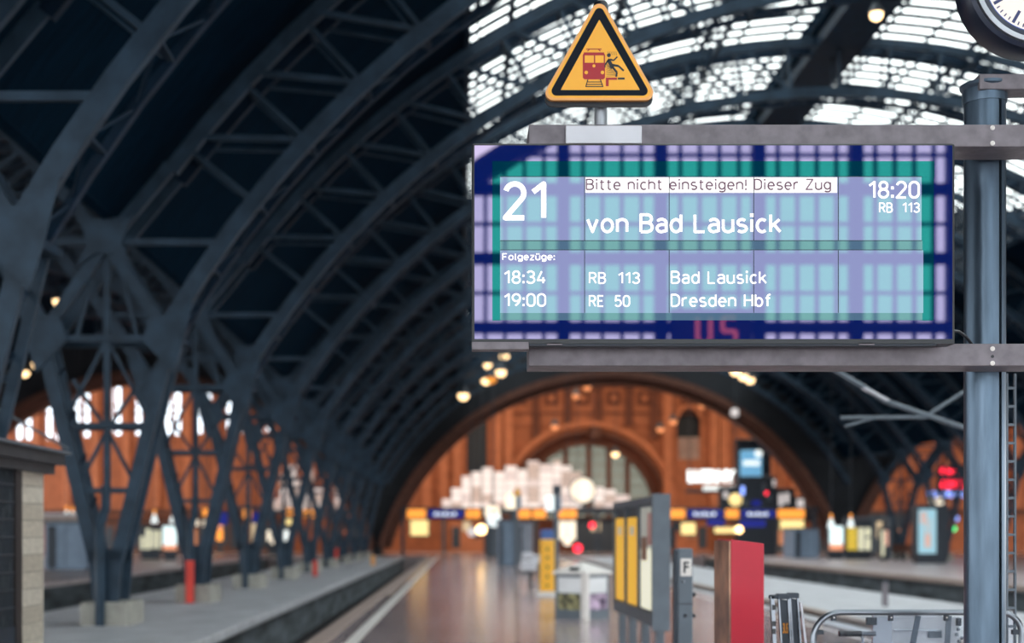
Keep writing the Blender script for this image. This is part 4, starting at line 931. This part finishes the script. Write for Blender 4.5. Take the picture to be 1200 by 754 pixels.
# left-hand row of glowing signs and lamps
for i,(px,py,w_,h_,m_,s) in enumerate(((229,601,8,8,ORANGE_L,'first orange pair, left'),(242,601,11,11,ORANGE_L,'first orange pair, right'),(290,602,12,13,ORANGE_L,'beside the blue panel'),(340,600,11,10,ORANGE_L,'over the fourth column'),(363,602,16,11,ORANGE_L,'wide one behind the fourth column'),(261,608,13,16,BLUE_L,'blue one'),(231,613,6,9,WARMW,'white, lower left'),(241,614,8,10,WARMW,'white, lower right'),(300,607,10,14,BLUE_L,'dark blue one'),(339,612,9,9,YELL_L,'yellow white, lower'),(92,602,8,7,ORANGE_L,'above the grey container'))):
    sign(px-w_/2, px+w_/2, py-h_/2, py+h_/2, 98 if i < 5 or i > 9 else 99.2, m_, 'small lit sign in the left row, '+s, 'hanging_sign', group='lit signs in the left row', hang=585)
for i,(px,py,s) in enumerate(((78,603,'left, above the container'),(85,604,'right, above the container'),(181,607,'left of the poster pair'),(203,607,'right of the poster pair'),(974,612,'left of the right-hand cases'),(997,612,'right of the right-hand cases'))):
    z=80; c=U(px,py,z); t=thing('cone_lamp', c, 'white cone shaped lamp, '+s, 'lamp', 'white cone lamps'); MB().lathe((c.x,c.y,c.z-.3), [(.2,0),(.18,.12),(.06,.5)], 12).build('shade', COOLW, t, True); MB().tube([(c.x,c.y,c.z+.3),(c.x,c.y,roof_h(c.x,c.y))], .02, 6).build('rod', DGREY, t); MB().lathe((c.x,c.y,c.z+.3), [(.07,-.1),(.07,.15)], 10).build('cap', ORANGE_L, t)

# lit advertising cases on the outer platforms
def case(px0, px1, y0, y1, yb, label, faces, depth=.4, name='poster_case'):
    z = EYE*F/(yb-HY); t = thing(name, (ux((px0+px1)/2,z), z+depth/2, 0), label, 'poster case')
    MB().cbox(ux(px0,z), ux(px1,z), z, z+depth, uz(y1+2,z), uz(y0,z), .03).build('casing', DGREY, t)
    MB().box(ux(px0+2,z), ux(px1-2,z), z+.05, z+depth-.05, 0, uz(y1+2,z)).build('base', DGREY, t)
    for (a, b, c, d, m_) in faces: MB().cbox(ux(a,z), ux(b,z), z-.03, z, uz(d,z), uz(c,z), .01).build('lit_poster', m_, t)
    return t
SK = emit('salmon_print', (240,160,120), 1.0); TEAL = emit('teal_white_print', (226,246,246), 1.25); YP = emit('yellow_sheet', (235,200,70), .8); CP = emit('cream_sheet', (236,232,200), .85); LB = emit('ad_pale_blue', (160,205,220), .8); SKN = emit('ad_skin', (226,170,150), .8)
case(970,990,614,647,656,'brightly lit white poster case with salmon foot on the right platform',[(972,988,617,638,TEAL),(972,988,638,645,SK)])
case(991,1023,610,648,656,'dark case with yellow and cream sheets on the right platform',[(993,998,619,645,YP),(999,1004,619,645,YP),(1006,1012,619,645,CP),(1014,1020,619,629,CP),(1014,1020,631,645,CP)])
case(1031,1043,618,653,657,'narrow poster column next to the V-shaped column on the right platform',[(1033,1036,622,652,CP),(1037,1041,622,640,SKN)])
ac = case(1074,1112,592,652,661,'large pale blue advertising case with a skin-toned picture, left of the post',[(1076,1097,597,649,LB),(1078,1086,600,614,SKN),(1082,1092,608,626,SKN),(1083,1091,626,642,SKN)],.9)
case(190,208,614,647,657,'brightly lit white poster case with salmon foot on the far left platform',[(191,207,617,639,TEAL),(191,207,639,645,SK)])
case(163,189,615,646,656,'dark case with four pale sheets on the far left platform',[(165,169,629,644,CP),(171,176,620,644,CP),(178,182,622,643,CP),(184,188,622,643,CP)])
case(253,262,606,636,648,'orange and salmon lit case between the second and third column',[(254,261,608,620,SK),(254,261,621,634,ORANGE_L)])
case(312,327,616,640,650,'cream lit case behind the third column',[(313,317,622,634,WARMW),(318,326,619,638,WARMW)])
case(331,345,616,637,648,'pale lit case behind the fourth column',[(333,338,622,634,COOLW),(340,344,620,636,WARMW)])
# shelter frame behind the right cases
z=92; sh = thing('shelter_frame', (ux(1030,z), z, 0), 'thin grey steel shelter frame around the right-hand cases', 'frame')
MB().box(ux(990,z), ux(1044,z), z, z+.15, uz(609,z), uz(606,z)).build('rail', GREY, sh)
for px in (991,1025,1043): MB().box(ux(px,z)-.12, ux(px,z)+.12, z, z+.15, 0, uz(607,z)).build('post', GREY, sh)
z=86; bn = thing('bench', (ux(1062,z), z+.3, 0), 'low reddish brown bench beside the advertising case', 'bench')
MB().cbox(ux(1048,z), ux(1073,z), z, z+.5, .42, .5, .02).build('seat', BROWN, bn); MB().cbox(ux(1048,z), ux(1073,z), z+.45, z+.52, .55, .95, .02).build('backrest', BROWN, bn)
for px in (1051,1060,1070): MB().box(ux(px,z)-.06, ux(px,z)+.06, z+.05, z+.45, 0, .42).build('leg', BLACK, bn)
# grey kiosks / containers
def kiosk(px0, px1, y0, yb, dep, label, m_=BLUEG, cat='kiosk'):
    z = EYE*F/(yb-HY); t = thing('kiosk', (ux((px0+px1)/2,z), z+dep/2, 0), label, cat)
    h = uz(y0,z); MB().cbox(ux(px0,z), ux(px1,z), z, z+dep, .05, h, .03).build('body', m_, t); MB().cbox(ux(px0,z)-.08, ux(px1,z)+.08, z-.08, z+dep+.08, h, h+.12, .02).build('roof', GREY, t)
    MB().box(ux(px0,z)+.1, ux(px1,z)-.1, z+.05, z+dep-.05, 0, .05).build('base', BLACK, t)
    wv = ux(px1,z)-ux(px0,z); MB().box(ux(px0,z)+wv*.08, ux(px0,z)+wv*.28, z-.02, z, .1, h-.1).build('door', DGREY, t); MB().box(ux(px0,z)+wv*.5, ux(px0,z)+wv*.52, z-.015, z, .1, h-.1).build('seam', GREY, t); return t
kiosk(52,101,614,669,3,'blue grey container on the far left platform beside the booth')
kiosk(584,606,612,664,3,'larger grey box kiosk in the middle of the platform', BLUEG); kiosk(570,584,617,652,3,'dark narrow grey box kiosk left of the larger one', GREY)
kiosk(607,624,614,657,2,'pale grey box kiosk right of the larger one', mat('pale_grey_box',(140,146,158),.5))
kiosk(930,960,621,655,3,'grey blue box on the right platform beyond the track')
cn = thing('canopy', (ux(75,70), 71, 0), 'pale flat canopy above the blue grey container', 'canopy')
MB().box(ux(20,70), ux(100,70), 70, 73, uz(613,70), uz(604,70)).build('fascia', EDGE, cn); MB().box(ux(18,70), ux(102,70), 69.9, 73.1, uz(604,70), uz(602,70)).build('top', PLATE, cn)
for px in (24,98): MB().box(ux(px,70)-.08, ux(px,70)+.08, 70.2, 70.4, 0, uz(613,70)).build('post', GREY, cn)
# benches / seats by the kiosks
z=50
for i,(px,py) in enumerate(((620,666),(632,672),(622,684))):
    z = EYE*F/(py+4-HY); t=thing('station_chair', (ux(px,z),z+.2,0), 'dark station chair with pale shell, %s of three left of the yellow column'%('back','middle','front')[i], 'chair','chairs left of the yellow column')
    MB().cbox(ux(px,z)-.45, ux(px,z)+.45, z, z+.45, .4, .46, .02).build('seat', DGREY, t); MB().cbox(ux(px,z)-.3, ux(px,z)+.2, z+.38, z+.45, .5, .8, .03).build('backrest', PLATE, t)
    MB().box(ux(px,z)-.05, ux(px,z)+.05, z+.15, z+.25, 0, .4).build('leg', BLACK, t)
# small posts and bins on platforms
for px, y0, yb, wd, m_, lbl in ((391,643,662,9,RED2,'larger red fire cabinet post at the left platform end'),(369,657,676,5,RED2,'slim red post before the fourth column'),(437,651,663,5,SIGNO,'small orange brown post at the platform edge'),(1038,683,711,6,GALV,'pale grey bollard on the low middle platform')):
    z=EYE*F/(yb-HY); t=thing('platform_post',(ux(px,z),z,0),lbl,'post'); MB().cbox(ux(px-wd/2,z),ux(px+wd/2,z),z,z+wd*z/F,0,uz(y0,z),.01).build('body',m_,t); MB().cbox(ux(px-wd/2-.6,z),ux(px+wd/2+.6,z),z-.02,z+wd*z/F+.02,uz(y0,z),uz(y0,z)+.04,.01).build('cap',DGREY,t)
# low shop fronts under the far wall
SKD = emit('shop_window_dim', (214,140,96), .5); CPD = emit('shop_window_cream', (226,206,170), .55)
for a, b, y0, y1, m_, s in ((385,450,608,640,BROWN,'brown shop front at the far left end'),(528,566,606,636,BRICKL,'orange brown shop front straight ahead'),(568,600,608,640,DGREY,'dark shop front behind the kiosks'),(676,735,606,640,DGREY,'dark glazed shop front under the arch window'),(735,830,608,640,BRICK,'brown shop front behind the notice board'),(868,925,608,640,DGREY,'dark shop front behind the red pillar'),(960,1060,600,640,DGREY,'dark shop front right of the great arch'),(110,330,606,640,BROWN,'long brown shop front behind the left columns')):
    z=125; t=thing('shop',(ux((a+b)/2,z),z+1,0),s,'shop')
    MB().box(ux(a,z),ux(b,z),z,z+3,0,uz(y0,z)).build('body',m_,t); n=max(2,int((b-a)/12))
    for i in range(n):
        xa=ux(a+(b-a)*(i+.12)/n,z); xb=ux(a+(b-a)*(i+.88)/n,z); lit=[BRICKL,SKD,BRONZE,CPD][(i*7+a)%4]
        if (i+a)%3: MB().box(xa,xb,z-.06,z,.6+.6*((i*5)%3),1.6+((i*3+a)%4)*.35).build('window',lit if (i%2) else DGREY,t)
        else: MB().box(xa,xb,z-.06,z,.3,2.2).build('window',DGREY,t)
    MB().box(ux(a,z),ux(b,z),z-.3,z,uz(y0+2,z),uz(y0,z)).build('fascia',BROWN,t)
# unidentified white masses before the far wall, drawn as made-up glowing panes
def mound(cols_, z, label):
    t = thing('white_mass', (ux((cols_[0][0]+cols_[-1][1])/2,z), z, uz(600,z)), label, 'white mass')
    for (a, b, y0) in cols_:
        y = 598
        while y > y0+2:
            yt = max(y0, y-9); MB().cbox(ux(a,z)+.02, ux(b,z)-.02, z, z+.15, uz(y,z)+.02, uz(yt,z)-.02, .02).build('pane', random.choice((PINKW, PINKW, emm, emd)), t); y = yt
        MB().box(ux(a,z)-.04, ux(a,z)+.04, z+.02, z+.2, uz(600,z), uz(y0,z)).build('frame_bar', GREY, t)
    MB().box(ux(cols_[0][0],z), ux(cols_[-1][1],z), z+.0, z+.5, uz(603,z), uz(598,z)).build('base', DGREY, t)
    for px in (cols_[0][0]+2, (cols_[0][0]+cols_[-1][1])/2, cols_[-1][1]-2): MB().box(ux(px,z)-.15, ux(px,z)+.15, z, z+.5, 0, uz(603,z)).build('post', DGREY, t)
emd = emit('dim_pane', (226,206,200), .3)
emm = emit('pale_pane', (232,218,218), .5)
mound([(518,529,585),(529,541,572),(541,552,558),(552,565,552),(565,578,548),(578,592,551),(592,606,546),(606,618,550),(618,632,540),(632,648,543),(648,658,539),(658,670,546),(670,682,553),(696,708,570),(708,722,574),(722,738,580)], 122, 'unidentified white mass, drawn as glowing panes stepped like a mound in front of the arch window')
mound([(318,328,585),(328,338,556),(338,348,545),(348,358,562),(358,368,550),(368,378,572),(392,400,556),(410,418,575)], 122, 'unidentified white mass, drawn as glowing panes, seen in pieces behind the left columns')
# red lit letters reflected in the display come from a board on the gable behind the camera
zb_ = -24.6
REDB = emit('board_red', (255,130,110), 1.5)
t = thing('gable_board', (6.6, -24.4, 6.9), 'dark board with red letters on the gable behind the camera', 'sign')
MB().box(5.7, 7.9, -24.7, -24.5, 6.6, 7.75).build('board', BLACK, t)
for x0 in (6.42, 7.1):
    m = MB()
    for p in AR(0,0,1,1,0,1,1): pass
    for a, b in (((0,1),(0,.2)),((0,.2),(.18,0)),((.18,0),(.35,.2)),((.35,.2),(.35,1))) if x0 < 7 else (((.35,1),(0,1)),((0,1),(0,.5)),((0,.5),(.35,.5)),((.35,.5),(.35,0)),((.35,0),(0,0))): m.beam((x0+a[0],-24.45,6.75+a[1]*.75),(x0+b[0],-24.45,6.75+b[1]*.75),.11,.04)
    m.build('lettering', REDB, t)
